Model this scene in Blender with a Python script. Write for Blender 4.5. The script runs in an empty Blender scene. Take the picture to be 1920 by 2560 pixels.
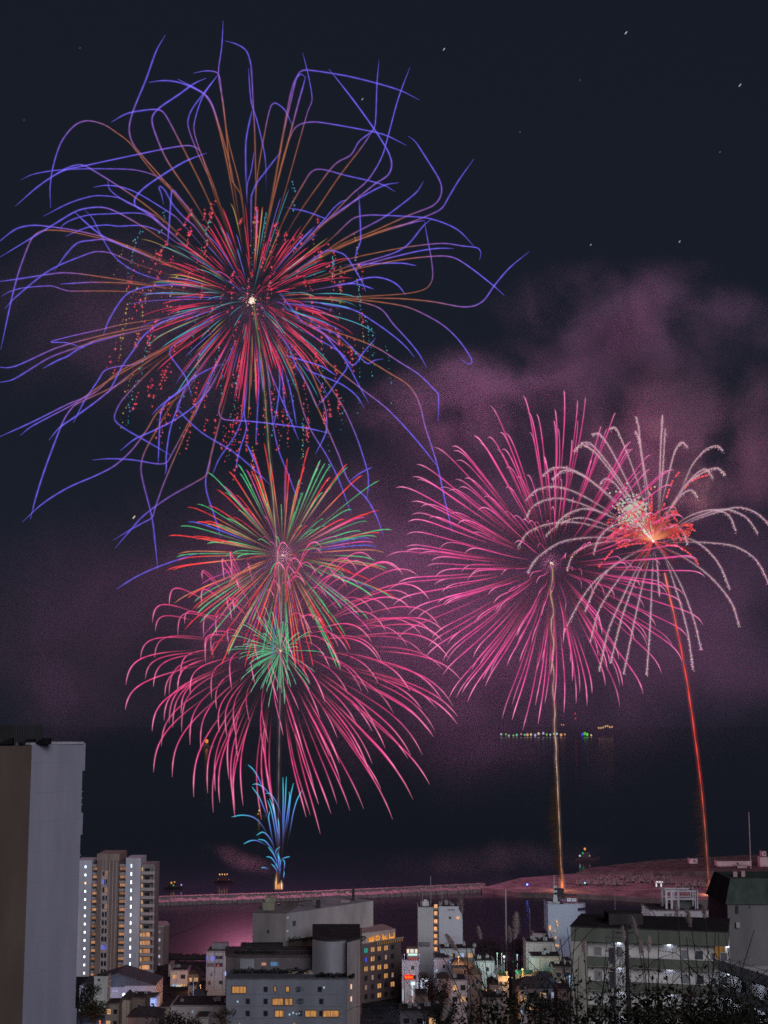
import bpy, bmesh, math, random
from mathutils import Vector, Matrix, noise as mnoise
R_ = math.radians
rnd = random.Random(7)
S = bpy.context.scene
COL = S.collection
# ------------------------------------------------------------------ camera
F = 3600.0                      # focal length in pixels of the 1920 x 2560 photograph
PITCH = math.atan(530.0 / F)
CAM = Vector((0, 0, 90))
cd = bpy.data.cameras.new('camera'); cam = bpy.data.objects.new('camera', cd); COL.objects.link(cam)
cam.location = CAM; cam.rotation_euler = (math.pi / 2 + PITCH, 0, 0)
cd.sensor_fit = 'VERTICAL'; cd.sensor_height = 36; cd.lens = F / 2560 * 36
cd.clip_start = 0.5; cd.clip_end = 60000
S.camera = cam
# ------------------------------------------------------------------ world, sun, exposure
SUN_EL, SUN_AZ = R_(21), R_(163)       # low night light from behind the camera on the right
w = bpy.data.worlds.new('World'); S.world = w; w.use_nodes = True
nt = w.node_tree; nt.nodes.clear()
sky = nt.nodes.new('ShaderNodeTexSky'); sky.sky_type = 'NISHITA'; sky.sun_disc = False
sky.sun_elevation = SUN_EL; sky.sun_rotation = SUN_AZ
b1 = nt.nodes.new('ShaderNodeBackground'); b1.inputs[1].default_value = 0.0004
b2 = nt.nodes.new('ShaderNodeBackground'); b2.inputs[0].default_value = (0.0082, 0.0105, 0.0185, 1); b2.inputs[1].default_value = 1
ad = nt.nodes.new('ShaderNodeAddShader'); wo = nt.nodes.new('ShaderNodeOutputWorld')
nt.links.new(sky.outputs[0], b1.inputs[0]); nt.links.new(b1.outputs[0], ad.inputs[0]); nt.links.new(b2.outputs[0], ad.inputs[1]); nt.links.new(ad.outputs[0], wo.inputs[0])
sl = bpy.data.lights.new('night_fill', 'SUN'); sl.energy = 1.25; sl.angle = R_(30); sl.color = (0.97, 0.945, 1.03)  # added lamp standing in for town glow on the facades
so = bpy.data.objects.new('night_fill', sl); COL.objects.link(so)
sdir = Vector((math.sin(SUN_AZ) * math.cos(SUN_EL), math.cos(SUN_AZ) * math.cos(SUN_EL), math.sin(SUN_EL)))
so.rotation_euler = sdir.to_track_quat('Z', 'Y').to_euler()
S.view_settings.view_transform = 'Standard'; S.view_settings.look = 'None'; S.view_settings.exposure = 0; S.view_settings.gamma = 1
S.render.engine = 'CYCLES'
cy = S.cycles
cy.use_denoising = False
cy.max_bounces = 6; cy.diffuse_bounces = 2; cy.glossy_bounces = 2; cy.transparent_max_bounces = 96; cy.volume_bounces = 0
cy.sample_clamp_indirect = 2.0; cy.sample_clamp_direct = 4.0; cy.volume_step_rate = 1.0; cy.volume_max_steps = 128
S.render.film_transparent = False
S.cycles.filter_width = 1.6

# ------------------------------------------------------------------ helpers
CP, SP = math.cos(PITCH), math.sin(PITCH)
def at(px, py, Y):
    """world point at depth Y seen at photograph pixel (px, py)"""
    x = (px - 960) / F; v = (1280 - py) / F
    d = Vector((x, CP - v * SP, SP + v * CP))
    return CAM + d * (Y / d.y)
def xat(px, Y, z):
    """world x of pixel column px at depth Y and height z"""
    t = (z - CAM.z) / Y
    depth = Y * (CP + t * SP)
    return (px - 960) / F * depth
def zat(py, Y): return at(960, py, Y).z
def ground_y(py, z=0.0):
    v = (1280 - py) / F
    return (CP - v * SP) * (z - CAM.z) / (SP + v * CP)
def lin(r, g, b):
    f = lambda c: (c / 255 / 12.92) if c <= 10 else ((c / 255 + .055) / 1.055) ** 2.4
    return (f(r), f(g), f(b))
class MB:
    def __init__(s): s.v = []; s.f = []; s.c = []; s.m = []
    def add(s, vs, fs, col=None, mi=0):
        o = len(s.v); s.v += [tuple(p) for p in vs]
        s.f += [tuple(i + o for i in q) for q in fs]; s.m += [mi] * len(fs)
        if col is not None:
            s.c += ([col] * len(vs) if not isinstance(col, list) else col)
    def box(s, x0, x1, y0, y1, z0, z1, mi=0):
        s.add([(x0,y0,z0),(x1,y0,z0),(x1,y1,z0),(x0,y1,z0),(x0,y0,z1),(x1,y0,z1),(x1,y1,z1),(x0,y1,z1)],
              [(3,2,1,0),(4,5,6,7),(0,1,5,4),(1,2,6,5),(2,3,7,6),(3,0,4,7)], None, mi)
    def prism(s, foot, z0, z1, mi=0):
        n = len(foot); z1 = z1 if isinstance(z1, (list, tuple)) else [z1] * n
        vs = [(p[0], p[1], z0) for p in foot] + [(p[0], p[1], z) for p, z in zip(foot, z1)]
        fs = [tuple(range(n - 1, -1, -1)), tuple(range(n, 2 * n))] + [(i, (i + 1) % n, (i + 1) % n + n, i + n) for i in range(n)]
        s.add(vs, fs, None, mi)
    def tube(s, pts, rad, sides=4, col=None, mi=0):
        n = len(pts); vs = []; cs = []
        up0 = Vector((0.3, 1, 0.2)).normalized()
        for i, p in enumerate(pts):
            a = pts[max(0, i - 1)]; b = pts[min(n - 1, i + 1)]
            t = (Vector(b) - Vector(a))
            t = t.normalized() if t.length > 1e-9 else Vector((0, 0, 1))
            u = t.cross(up0)
            u = u.normalized() if u.length > 1e-3 else t.cross(Vector((1, 0, 0))).normalized()
            vv = t.cross(u)
            r = rad[i] if isinstance(rad, (list, tuple)) else rad
            for k in range(sides):
                an = 2 * math.pi * k / sides
                vs.append(Vector(p) + (u * math.cos(an) + vv * math.sin(an)) * r)
                if col is not None: cs.append(col[i] if isinstance(col, list) else col)
        fs = [(i*sides+k, i*sides+(k+1)%sides, (i+1)*sides+(k+1)%sides, (i+1)*sides+k) for i in range(n-1) for k in range(sides)]
        fs += [tuple(range(sides-1, -1, -1)), tuple(range((n-1)*sides, n*sides))]
        s.add(vs, fs, cs if col is not None else None, mi)
    def octa(s, p, r, col=None, mi=0):
        x, y, z = p
        s.add([(x+r,y,z),(x-r,y,z),(x,y+r,z),(x,y-r,z),(x,y,z+r),(x,y,z-r)],
              [(0,2,4),(2,1,4),(1,3,4),(3,0,4),(2,0,5),(1,2,5),(3,1,5),(0,3,5)], col, mi)
    def build(s, name, mats, parent=None, smooth=False, loc=(0,0,0)):
        me = bpy.data.meshes.new(name); me.from_pydata(s.v, [], s.f); 
        for m in (mats if isinstance(mats, (list, tuple)) else [mats]): me.materials.append(m)
        if any(s.m): me.polygons.foreach_set('material_index', s.m)
        if len(s.c) == len(s.v) and s.v:
            ca = me.color_attributes.new('spark', 'FLOAT_COLOR', 'POINT')
            ca.data.foreach_set('color', [q for c in s.c for q in (c[0], c[1], c[2], 1.0)])
        if smooth: me.polygons.foreach_set('use_smooth', [True] * len(me.polygons))
        me.update()
        return link(name, me, parent, loc)
def link(name, me, parent=None, loc=(0,0,0), rot=(0,0,0), scale=None):
    o = bpy.data.objects.new(name, me); COL.objects.link(o)
    o.location = loc; o.rotation_euler = rot
    if scale: o.scale = scale
    if parent: o.parent = parent; 
    return o
def tag(o, label=None, cat=None, group=None, kind=None):
    if label: o['label'] = label
    if cat: o['category'] = cat
    if group: o['group'] = group
    if kind: o['kind'] = kind
    return o
def thing(name, label, cat, loc=(0,0,0), group=None, rz=0):
    o = link(name, None, None, loc, (0, 0, rz)); return tag(o, label, cat, group)
def copy_tree(o, parent=None):
    c = o.copy(); COL.objects.link(c)
    if parent: c.parent = parent
    for ch in o.children: copy_tree(ch, c)
    return c
# ------------------------------------------------------------------ materials
def newmat(n):
    m = bpy.data.materials.new(n); m.use_nodes = True; m.node_tree.nodes.clear(); return m, m.node_tree
MC = {}
def wall(rgb, name='wall', scale=0.25, rough=0.9, var=0.16, streak=True):
    k = ('w', rgb, scale, rough, var)
    if k in MC: return MC[k]
    m, t = newmat(name); N = t.nodes.new; L = t.links.new
    p = N('ShaderNodeBsdfPrincipled'); p.inputs['Roughness'].default_value = rough; p.inputs['Specular IOR Level'].default_value = 0.0
    o = N('ShaderNodeOutputMaterial'); L(p.outputs[0], o.inputs[0])
    tc = N('ShaderNodeTexCoord'); mp = N('ShaderNodeMapping'); mp.inputs['Scale'].default_value = (scale*2.2, scale*2.2, scale*.5 if streak else scale*2)
    L(tc.outputs['Object'], mp.inputs[0])
    n1 = N('ShaderNodeTexNoise'); n1.inputs['Scale'].default_value = 1; n1.inputs['Detail'].default_value = 6; n1.inputs['Roughness'].default_value = .65
    L(mp.outputs[0], n1.inputs['Vector'])
    cr = N('ShaderNodeValToRGB'); e = cr.color_ramp.elements
    e[0].position = .3; e[0].color = (*[c * (1 - 2 * var) for c in rgb], 1); e[1].position = .68; e[1].color = (*[min(1, c * (1 + var)) for c in rgb], 1)
    L(n1.outputs[0], cr.inputs[0]); L(cr.outputs[0], p.inputs['Base Color'])
    MC[k] = m; return m
def glass(rgb=(.02,.022,.03)):
    if 'glass' in MC: return MC['glass']
    m, t = newmat('dark_glass'); p = t.nodes.new('ShaderNodeBsdfPrincipled'); o = t.nodes.new('ShaderNodeOutputMaterial')
    p.inputs['Base Color'].default_value = (*rgb, 1); p.inputs['Roughness'].default_value = .25
    t.links.new(p.outputs[0], o.inputs[0]); MC['glass'] = m; return m
def glow(rgb, strength=1.0, name='lit', curtain=False, sample=False):
    k = ('g', rgb, strength, curtain, sample)
    if k in MC: return MC[k]
    m, t = newmat(name); e = t.nodes.new('ShaderNodeEmission'); o = t.nodes.new('ShaderNodeOutputMaterial')
    e.inputs[0].default_value = (*rgb, 1); e.inputs[1].default_value = strength
    t.links.new(e.outputs[0], o.inputs[0])
    if curtain:
        tc = t.nodes.new('ShaderNodeTexCoord'); oi = t.nodes.new('ShaderNodeObjectInfo'); mp = t.nodes.new('ShaderNodeMapping'); mp.inputs['Scale'].default_value = (2.6, .1, .35)
        n1 = t.nodes.new('ShaderNodeTexNoise'); n1.noise_dimensions = '4D'; n1.inputs['Scale'].default_value = 1.0; n1.inputs['Detail'].default_value = 3
        mr = t.nodes.new('ShaderNodeMapRange'); mr.inputs[1].default_value = .3; mr.inputs[2].default_value = .7; mr.inputs[3].default_value = .35 * strength; mr.inputs[4].default_value = 1.35 * strength
        mw = t.nodes.new('ShaderNodeMath'); mw.operation = 'MULTIPLY'; mw.inputs[1].default_value = 40
        L = t.links.new
        L(tc.outputs['Object'], mp.inputs[0]); L(mp.outputs[0], n1.inputs['Vector']); L(oi.outputs['Random'], mw.inputs[0]); L(mw.outputs[0], n1.inputs['W']); L(n1.outputs[0], mr.inputs[0]); L(mr.outputs[0], e.inputs[1])
    m.cycles.emission_sampling = 'AUTO' if sample else 'NONE'
    MC[k] = m; return m
def spark_mat():
    m, t = newmat('burning_star'); e = t.nodes.new('ShaderNodeEmission'); o = t.nodes.new('ShaderNodeOutputMaterial')
    a = t.nodes.new('ShaderNodeAttribute'); a.attribute_name = 'spark'
    t.links.new(a.outputs['Color'], e.inputs[0]); t.links.new(e.outputs[0], o.inputs[0]); m.cycles.emission_sampling = 'NONE'; return m
def sheath_mat():
    # added halo round a burning star's path, imitating bloom: emits weakly, hides nothing
    m, t = newmat('trail_halo'); N = t.nodes.new; L = t.links.new
    e = N('ShaderNodeEmission'); o = N('ShaderNodeOutputMaterial'); tr = N('ShaderNodeBsdfTransparent'); ad = N('ShaderNodeAddShader')
    a = N('ShaderNodeAttribute'); a.attribute_name = 'spark'
    lw = N('ShaderNodeLayerWeight'); lw.inputs[0].default_value = .5
    iv = N('ShaderNodeMath'); iv.operation = 'SUBTRACT'; iv.inputs[0].default_value = 1
    pw = N('ShaderNodeMath'); pw.operation = 'POWER'; pw.inputs[1].default_value = 2.2
    ml = N('ShaderNodeMath'); ml.operation = 'MULTIPLY'; ml.inputs[1].default_value = .11
    L(lw.outputs['Facing'], iv.inputs[1]); L(iv.outputs[0], pw.inputs[0]); L(pw.outputs[0], ml.inputs[0])
    L(a.outputs['Color'], e.inputs[0]); L(ml.outputs[0], e.inputs[1]); L(e.outputs[0], ad.inputs[0]); L(tr.outputs[0], ad.inputs[1]); L(ad.outputs[0], o.inputs[0])
    m.cycles.emission_sampling = 'NONE'; return m
SPARK, SHEATH = spark_mat(), sheath_mat()
# ------------------------------------------------------------------ fireworks
def smooth_path(P, per=9):
    P = [Vector(p) for p in P]
    if len(P) < 3: return [P[0].lerp(P[-1], i / per) for i in range(per + 1)]
    out = []
    for i in range(len(P) - 1):
        p0 = P[i - 1] if i else P[0] * 2 - P[1]; p1 = P[i]; p2 = P[i + 1]; p3 = P[i + 2] if i + 2 < len(P) else P[-1] * 2 - P[-2]
        # centripetal-like damping keeps sharp kinks tight
        m1 = (p2 - p0) * .5; m2 = (p3 - p1) * .5; d = (p2 - p1).length
        if m1.length > d: m1 *= d / m1.length
        if m2.length > d: m2 *= d / m2.length
        n = max(2, min(per, int(d / 3) + 2))
        for k in range(n):
            t = k / n; t2 = t * t; t3 = t2 * t
            out.append(p1 * (2*t3 - 3*t2 + 1) + m1 * (t3 - 2*t2 + t) + p2 * (3*t2 - 2*t3) + m2 * (t3 - t2))
    out.append(P[-1]); return out
def mixc(a, b, t): return tuple(x + (y - x) * t for x, y in zip(a, b))
def ss(a, b, x):
    t = max(0, min(1, (x - a) / (b - a))); return t * t * (3 - 2 * t)
def trail_mesh(mb, pts, cols, r, halo_scale=0.0, taper=True):
    n = len(pts)
    r *= .56
    cols = [tuple(v * 1.0 for v in c) for c in cols]
    rad = [r * (min(1, .35 + 3 * i / n) * min(1, .3 + 6 * (n - 1 - i) / n) if taper else 1) for i in range(n)]
    mb.tube(pts, rad, 4, cols, 0)
    if halo_scale: mb.tube(pts, [q * halo_scale for q in rad], 6, cols, 1)
BLUE, ORNG, VIOL = lin(112, 98, 238), lin(160, 94, 66), lin(138, 92, 190)
TILE = {'1': (0, 0, 1.728), '2': (0, 280, 2.592), '3': (700, 100, 2.37), '4': (0, 800, 2.37), '5': (600, 720, 2.765), '6': (960, 950, 1.728), '7': (560, 1880, 6.146), '0': (0, 0, 1)}
def parse(s):
    out = []
    for ln in s.strip().split('\n'):
        ln = ln.strip()
        if not ln: continue
        head, pts = ln.split(':'); ox, oy, k = TILE[head[0]]
        f = float(head[1:]) if len(head) > 1 else .5
        out.append((f, [(ox + float(a) / k, oy + float(b) / k) for a, b in (q.split(',') for q in pts.split())]))
    return out
COMETS = parse('''
1.62:1040,845 1000,770 965,450 944,320 958,200 964,90
1.75:1045,850 985,600 960,430 944,320 895,306 835,316
1.5:930,820 860,640 838,560 848,495 880,410 942,322
1.5:925,820 850,650 812,540 825,480 880,402 944,320
1.55:1000,740 930,490 905,430 870,398 780,358 710,348 642,356
1.66:980,700 925,480 890,415 850,385 768,342
1.55:1105,860 1100,560 1095,480 1085,290 1072,235 1055,210 1020,190 972,176
1.0:1150,830 1145,680 1110,520 1085,440 1073,293
1.0:1066,880 1062,620 1088,478
1.0:1068,900 1068,800 1085,740 1098,655
1.2:1085,870 1088,840 1110,790 1140,750 1215,653
1.6:1110,780 1150,540 1170,460 1190,445 1230,475 1263,542
1.7:1180,830 1250,430 1275,345 1300,320 1318,334
1.75:1185,840 1240,630 1290,440 1310,370 1320,330
1.58:1225,850 1290,620 1330,480 1348,430 1335,340 1308,228
3.42:-20,760 10,600 60,380 95,235 120,188 165,178 380,210 580,258 720,302 825,355
3.5:0,770 50,600 90,520 150,490 240,488 550,543 640,570 750,625
3.5:25,1060 170,800 210,768 270,770 380,800 520,832 620,862 683,900
3.45:90,1060 280,790 340,725 420,680 470,600 550,535 566,480 575,250 587,118
3.4:200,1140 400,985 560,855 640,800 662,740 645,670 605,600 560,530 430,350 290,172
3.9:180,1060 350,810 480,640 555,530
3.4:230,1120 420,920 520,830 600,700 640,570 700,350 770,160
3.35:240,1100 370,1000 500,920 620,860 705,845
3.5:330,1210 430,1150 600,1060 700,990 810,900 850,838
3.6:300,1240 560,1130 760,1040 900,985 945,940 958,880 940,820 860,690 800,600 760,570
3.6:300,1260 600,1130 760,1085 900,1030 960,995 1000,930 1060,830 1148,706
3.35:300,1180 430,1060 520,1038 640,1040 850,1052 960,1080 1060,1130 1148,1220
3.75:400,1520 480,1520 740,1503 860,1475 903,1415 897,1300 878,1200 855,1070
3.45:380,1350 520,1310 680,1260 760,1210 850,1100 900,1060
3.85:300,1250 560,1150 800,1078 855,1070
3.65:370,1310 600,1255 800,1220 970,1205 1080,1220 1170,1232 1190,1260 1182,1305
3.5:330,1390 560,1315 800,1255 930,1235 1030,1235
3.0:350,1335 560,1325 720,1322 808,1337
3.6:400,1370 700,1305 930,1280 1030,1290 1130,1350 1270,1460 1330,1515
3.6:420,1530 700,1532 900,1550 1070,1580 1150,1575 1210,1540 1270,1455 1360,1350 1475,1255
3.2:420,1440 470,1420 560,1405 640,1420 700,1455 745,1510
3.1:270,1250 340,1255 390,1280 450,1370 490,1440 507,1490
3.0:463,875 472,1000 477,1190 455,1250 443,1310
3.0:20,990 150,1015 280,1062
3.1:270,1055 310,1005 360,960 400,945
3.0:300,1450 450,1445 555,1475
2.62:1240,640 1000,400 840,200 750,130 665,78 560,57 480,90 400,190 350,330 325,480 328,620
1.55:800,900 700,770 580,630 558,560 575,480 630,345 675,220 714,152
1.55:890,840 760,580 710,490 680,473 610,478 545,492 480,528
1.5:840,870 720,690 665,560 658,505 690,465 770,410 840,360 890,338
2.35:1390,540 1300,260 1265,228 1210,217 1060,240 540,350 400,385 250,480 100,610
2.6:1050,690 850,535 570,358 510,342 430,365 335,420
2.4:1180,580 1090,470 1000,410 870,375 680,368 480,370 330,382 210,405 135,440
2.25:1130,800 1050,730 960,660 880,610 875,560 930,495 1050,410 1200,320 1340,265
2.2:1150,690 1080,640 900,530 800,490 690,475 605,487
2.4:1060,740 960,650 830,590 740,530 705,490 700,440
2.3:1260,740 1200,690 1120,600 1070,510 1040,482 1030,490 1045,530 1060,598
2.4:1230,640 1160,550 1125,508 1112,515 1100,680 1085,870
2.4:1050,700 900,620 780,560 700,545 600,545 450,590 280,676
2.4:1000,790 800,670 700,625 620,617 500,640 330,740 0,940
2.25:1050,740 930,660 700,660 560,670 450,705 400,740 395,765
2.2:1080,800 960,745 880,735 770,740 680,732 560,750 425,805
2.55:950,920 700,820 500,770 300,740 200,735 100,760 -30,860
2.1:1010,1080 880,1035 790,980 720,910 650,790 600,690 550,635
2.4:950,930 780,860 660,800 560,720 485,648
2.5:1000,950 700,830 580,833 500,850 430,920 352,1030
2.35:900,990 720,915 620,905 540,930 380,995 270,1060 90,1210 30,1275
2.6:900,890 480,780 320,765 250,780 200,830 130,1010 90,1150 60,1280 5,1540
2.62:870,1100 600,1060 480,1045 380,1043 130,1080 -30,1102
2.75:890,1115 620,1103 500,1108 390,1115
2.6:900,1168 700,1160 450,1160 400,1148 330,1127 150,1140 60,1165 10,1195
2.0:1300,1140 1100,1120 930,1138 830,1175 770,1240 700,1360 670,1445
2.55:1000,1345 800,1375 650,1410 450,1455 330,1490 430,1495 540,1528
4.6:950,20 650,80 350,160 180,235 100,270 40,283 -20,276
4.65:880,50 600,110 480,155 300,220 150,310 70,355 -20,372
4.2:560,130 490,160 450,180 400,215 340,240 255,287
4.15:1000,0 930,30 850,95 790,180 720,280 680,360 638,435
4.45:1050,130 800,260 700,275 620,300 580,360 500,480 435,608
4.6:1000,150 700,310 560,430 400,500 200,600 -20,700
4.65:960,180 640,360 450,490 300,570 180,635 122,683
4.5:900,230 700,380 635,430 560,490 450,570 350,640 290,712
4.42:720,370 450,500 400,555 370,610 330,710 260,900 210,1060 180,1180
4.5:970,230 830,360 720,480 680,560 685,600 740,645 880,725 1010,800
4.5:1100,420 940,540 870,650 790,760 720,830 660,875 560,925 400,995 250,1090 133,1197
4.55:1200,450 1100,640 1020,790 985,845 930,852 780,828 640,822 545,830
4.2:1090,400 980,490 950,570 945,650 937,850
4.3:1080,120 1020,160 1005,200 1040,255 1100,340 1135,450
4.0:1400,230 1200,310 1060,420 960,500 900,560
4.15:1260,380 1150,510 1020,600 900,660 800,705 712,775
4.2:1100,400 1060,500 1010,640 985,800 985,880 978,915
4.55:1050,450 900,700 850,800 835,880 850,970 900,1170 920,1330 935,1480
4.65:1300,300 1160,540 1050,780 970,970 920,1110 900,1170 840,1205 760,1250 670,1305
4.6:1300,600 1250,800 1228,910 1160,960 1000,1050 850,1160 760,1260 680,1355
4.45:1340,380 1300,520 1300,560 1330,590 1480,600 1700,625 1840,645 1966,676
4.2:1460,430 1440,560 1395,680 1300,820 1255,925
4.2:1450,440 1447,560 1460,640 1420,770 1392,900
4.1:1050,500 1080,560 1200,670 1380,780 1500,880 1600,975
4.0:1540,200 1530,450 1515,740
4.0:1450,710 1500,810 1550,950
4.0:1230,1370 1100,1405 930,1465 800,1525 690,1595
4.25:1222,920 1225,1020 1270,1160 1310,1290
5.15:500,95 600,115 780,150 920,230 1060,330 1150,410 1205,478
5.6:600,70 720,80 870,105 980,150 1060,250 1170,370 1240,460 1290,550
5.62:600,65 760,75 950,95 1150,130 1300,195 1420,270 1520,370 1600,490 1600,520 1575,525 1525,490
5.6:560,270 780,345 950,415 1100,510 1240,600 1350,710 1372,740 1370,920
5.62:620,330 860,480 1020,580 1150,660 1215,740 1250,830 1280,960 1330,1110 1370,1250 1420,1480 1468,1690
5.55:470,400 650,550 870,720 1000,820 1130,950 1260,1100 1370,1240
5.25:560,300 650,400 740,520 820,670 890,795
5.2:330,240 500,330 700,450 780,535 850,450 938,345
5.2:330,210 450,250 650,310 770,410 830,480 885,523 930,500 990,490
5.4:480,250 560,300 700,460 742,540 690,620 600,745 535,815
5.1:330,400 380,520 470,680 530,825
5.0:250,450 400,490 560,540 665,605
5.0:400,450 460,560 560,605 700,665 800,740 857,825
5.55:480,460 560,590 700,800 790,990 850,1160 885,1290 885,1390 875,1460
5.55:320,460 380,640 440,860 500,1000 600,1160 680,1320 770,1560
5.6:380,480 450,640 570,900 680,1150 750,1330 870,1450 940,1570 993,1715
5.7:430,460 500,600 580,800 600,920 590,1010 520,1150
5.4:180,500 270,730 340,890 405,1050
5.0:260,480 275,650 260,800 235,940
5.0:290,500 300,720 320,870
5.0:300,540 350,720 390,945
5.0:740,1350 830,1280 915,1238
5.0:250,0 340,120 440,250
5.4:180,500 230,950 270,1130 330,1280 400,1470
5.0:30,1050 60,1110 100,1200
''')
CB = (628, 752); YB = 800.0; PXM = YB / F
def lights(parent, loc, col, power, r=1.0, name='burst_light'):
    l = bpy.data.lights.new(name, 'POINT'); l.energy = power; l.color = col; l.shadow_soft_size = r
    o = bpy.data.objects.new(name, l); COL.objects.link(o); o.parent = parent; o.location = loc; return o
def limit_parts(parent, items, name, rest, cap=100):
    """items: (size, builder) - the largest become parts of their own, the rest one mass"""
    items.sort(key=lambda q: -q[0])
    for i, (sz, fn) in enumerate(items[:cap]):
        mb = MB(); fn(mb); mb.build(name, [SPARK, SHEATH], parent)
    if len(items) > cap:
        mb = MB()
        for sz, fn in items[cap:]: fn(mb)
        tag(mb.build(rest, [SPARK, SHEATH], parent), kind='stuff')
def fib_dirs(n, jit, r):
    out = []; ga = math.pi * (3 - math.sqrt(5))
    for i in range(n):
        y = 1 - 2 * (i + .5) / n; q = math.sqrt(1 - y * y); a = ga * i
        v = Vector((math.cos(a) * q, math.sin(a) * q, y)) + Vector((r.gauss(0, jit), r.gauss(0, jit), r.gauss(0, jit)))
        out.append(v.normalized())
    return out
def core(parent, r, col, n=26, seed=1, hot=None):
    q = random.Random(seed); mb = MB()
    for i in range(n):
        d = Vector((q.gauss(0, 1), q.gauss(0, 1), q.gauss(0, 1))).normalized()
        e_ = q.random() ** 1.6; mb.octa(d * r * 2.6 * e_, r * q.uniform(.25, .5) * (1 - .7 * e_), tuple(c * q.uniform(.6, 1.2) * (1 - .55 * e_) * (1, 1 - .25 * e_, 1 - .4 * e_)[k_] for k_, c in enumerate(col)))
    return mb.build('burning_core', SPARK, parent)

def big_burst():
    C = at(*CB, YB); q = random.Random(11)
    root = thing('firework_burst', 'huge firework with kinked purple and orange trails around a red and cyan centre', 'firework', C, 'firework bursts in the night sky')
    items = []
    for f, pp in COMETS:
        tip = max(math.hypot(x - CB[0], y - CB[1]) for x, y in pp)
        amp = q.choice((-1, 1)) * math.sqrt(max(0, 760 ** 2 - tip ** 2)) * PXM * q.uniform(.35, 1.0)
        if f > 0 and math.hypot(pp[0][0] - CB[0], pp[0][1] - CB[1]) > 110: pp = [(CB[0] + .38 * (pp[0][0] - CB[0]), CB[1] + .38 * (pp[0][1] - CB[1]))] + pp
        n = len(pp); P3 = []
        for i, (x, y) in enumerate(pp):
            t = math.hypot(x - CB[0], y - CB[1]) / 760
            P3.append(at(x, y, YB + amp * t) - C)
        P3 = smooth_path(P3)
        m = len(P3); cols = []; g = q.uniform(.8, 1.1); L0 = q.random() * 6
        for i in range(m):
            s = i / (m - 1)
            c = mixc(ORNG, VIOL, ss(f - .22, f + .02, s)) if f > 0 else VIOL
            c = mixc(c, BLUE, ss(f - .02, f + .25, s)) if f > 0 else mixc(VIOL, BLUE, ss(0, .35, s))
            k = g * (.12 + .88 * ss(0, .35, s)) * (1 if s < .96 else .8)
            cols.append(tuple(v * k * 1.2 * (1 + .18 * math.sin(i * 2.1 + L0)) for v in c))
        L = sum((P3[i] - P3[i-1]).length for i in range(1, m))
        items.append((L, lambda mb, P=P3, c=cols: trail_mesh(mb, P, c, .27, 5.0)))
    limit_parts(root, items, 'comet_trail', 'short_comet_trails')
    # inner chrysanthemum: solid coloured stars, then strobing dots that fall
    RED, CYAN, YEL, PUR = lin(235, 62, 100), lin(78, 170, 190), lin(186, 160, 82), lin(120, 100, 215)
    items = []; dots = []
    N = 310
    for i, d in enumerate(fib_dirs(N, .10, q)):
        u = q.random(); kind = 'r' if u < .60 else 'c' if u < .84 else 'y' if u < .90 else 'p'
        R = (q.uniform(285, 365) if kind == 'r' else q.uniform(310, 420)) * PXM
        G = (150 if kind == 'r' else 165) * PXM
        base = {'r': RED, 'c': CYAN, 'y': YEL, 'p': PUR}[kind]
        def pos(s, d=d, R=R, G=G): return d * R * (1 - math.exp(-4 * s)) - Vector((0, 0, G * s * s)) - Vector((6 * s, 0, 0))
        s0, s1 = q.uniform(.04, .17), q.uniform(.24, .48)
        if q.random() < .25: s0 = q.uniform(.10, .16)
        P = [pos(s0 + (s1 - s0) * k / 11) for k in range(12)]
        g = q.uniform(.5, 1.15)
        cols = [tuple(v * g * (.22 + .95 * ss(0, .3, k / 11)) * (1 - .75 * ss(.75, 1, k / 11)) for v in base) for k in range(12)]
        items.append(((P[-1] - P[0]).length, lambda mb, P=P, c=cols: trail_mesh(mb, P, c, .23, 3.4)))
        if kind in 'rcy' and q.random() < (.8 if kind == 'r' else .62):
            nd = q.randint(4, 10) if kind == 'r' else q.randint(8, 18)
            a = q.uniform(.55, .75); b = q.uniform(a + .12, 1.02) if kind == 'r' else q.uniform(.95, 1.25)
            for k in range(nd):
                s = a + (b - a) * (k + q.uniform(-.3, .3)) / nd
                p = pos(s) + Vector((q.gauss(0, .5), q.gauss(0, .5), q.gauss(0, .5)))
                if kind == 'r': dots.append((p, q.uniform(.34, .66), tuple(v * q.uniform(.5, 1.25) for v in lin(232, 76, 96))))
                else: dots.append((p, q.uniform(.30, .5), tuple(v * q.uniform(.5, 1.1) for v in (CYAN if kind == 'c' else YEL))))
    limit_parts(root, items, 'star_trail', 'star_trails')
    mb = MB()
    for p, r, c in dots:
        v = q.uniform(.55, 1.45); dd = Vector((p.x * .002, q.gauss(0, .1), -q.uniform(.15, .9))) * (1 if r > .34 else .55)
        mb.tube([p, p + dd * .5, p + dd], [r * .5 * v, r * .8 * v, r * .3 * v], 5, c, 0)
        if r * v > .5:
            mb.octa(p, r * .45, tuple(min(1.2, v + .35) for v in c), 0); mb.octa(p, r * 2.3, tuple(v * .9 for v in c), 1)
    tag(mb.build('strobe_sparks', [SPARK, SHEATH], root), kind='stuff')
    core(root, 1.7, (1.6, 1.3, 1.0), 60, 3)
    lights(root, (0, 0, 0), (1, .5, .6), 7e5, 1.0)
    return root
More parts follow.
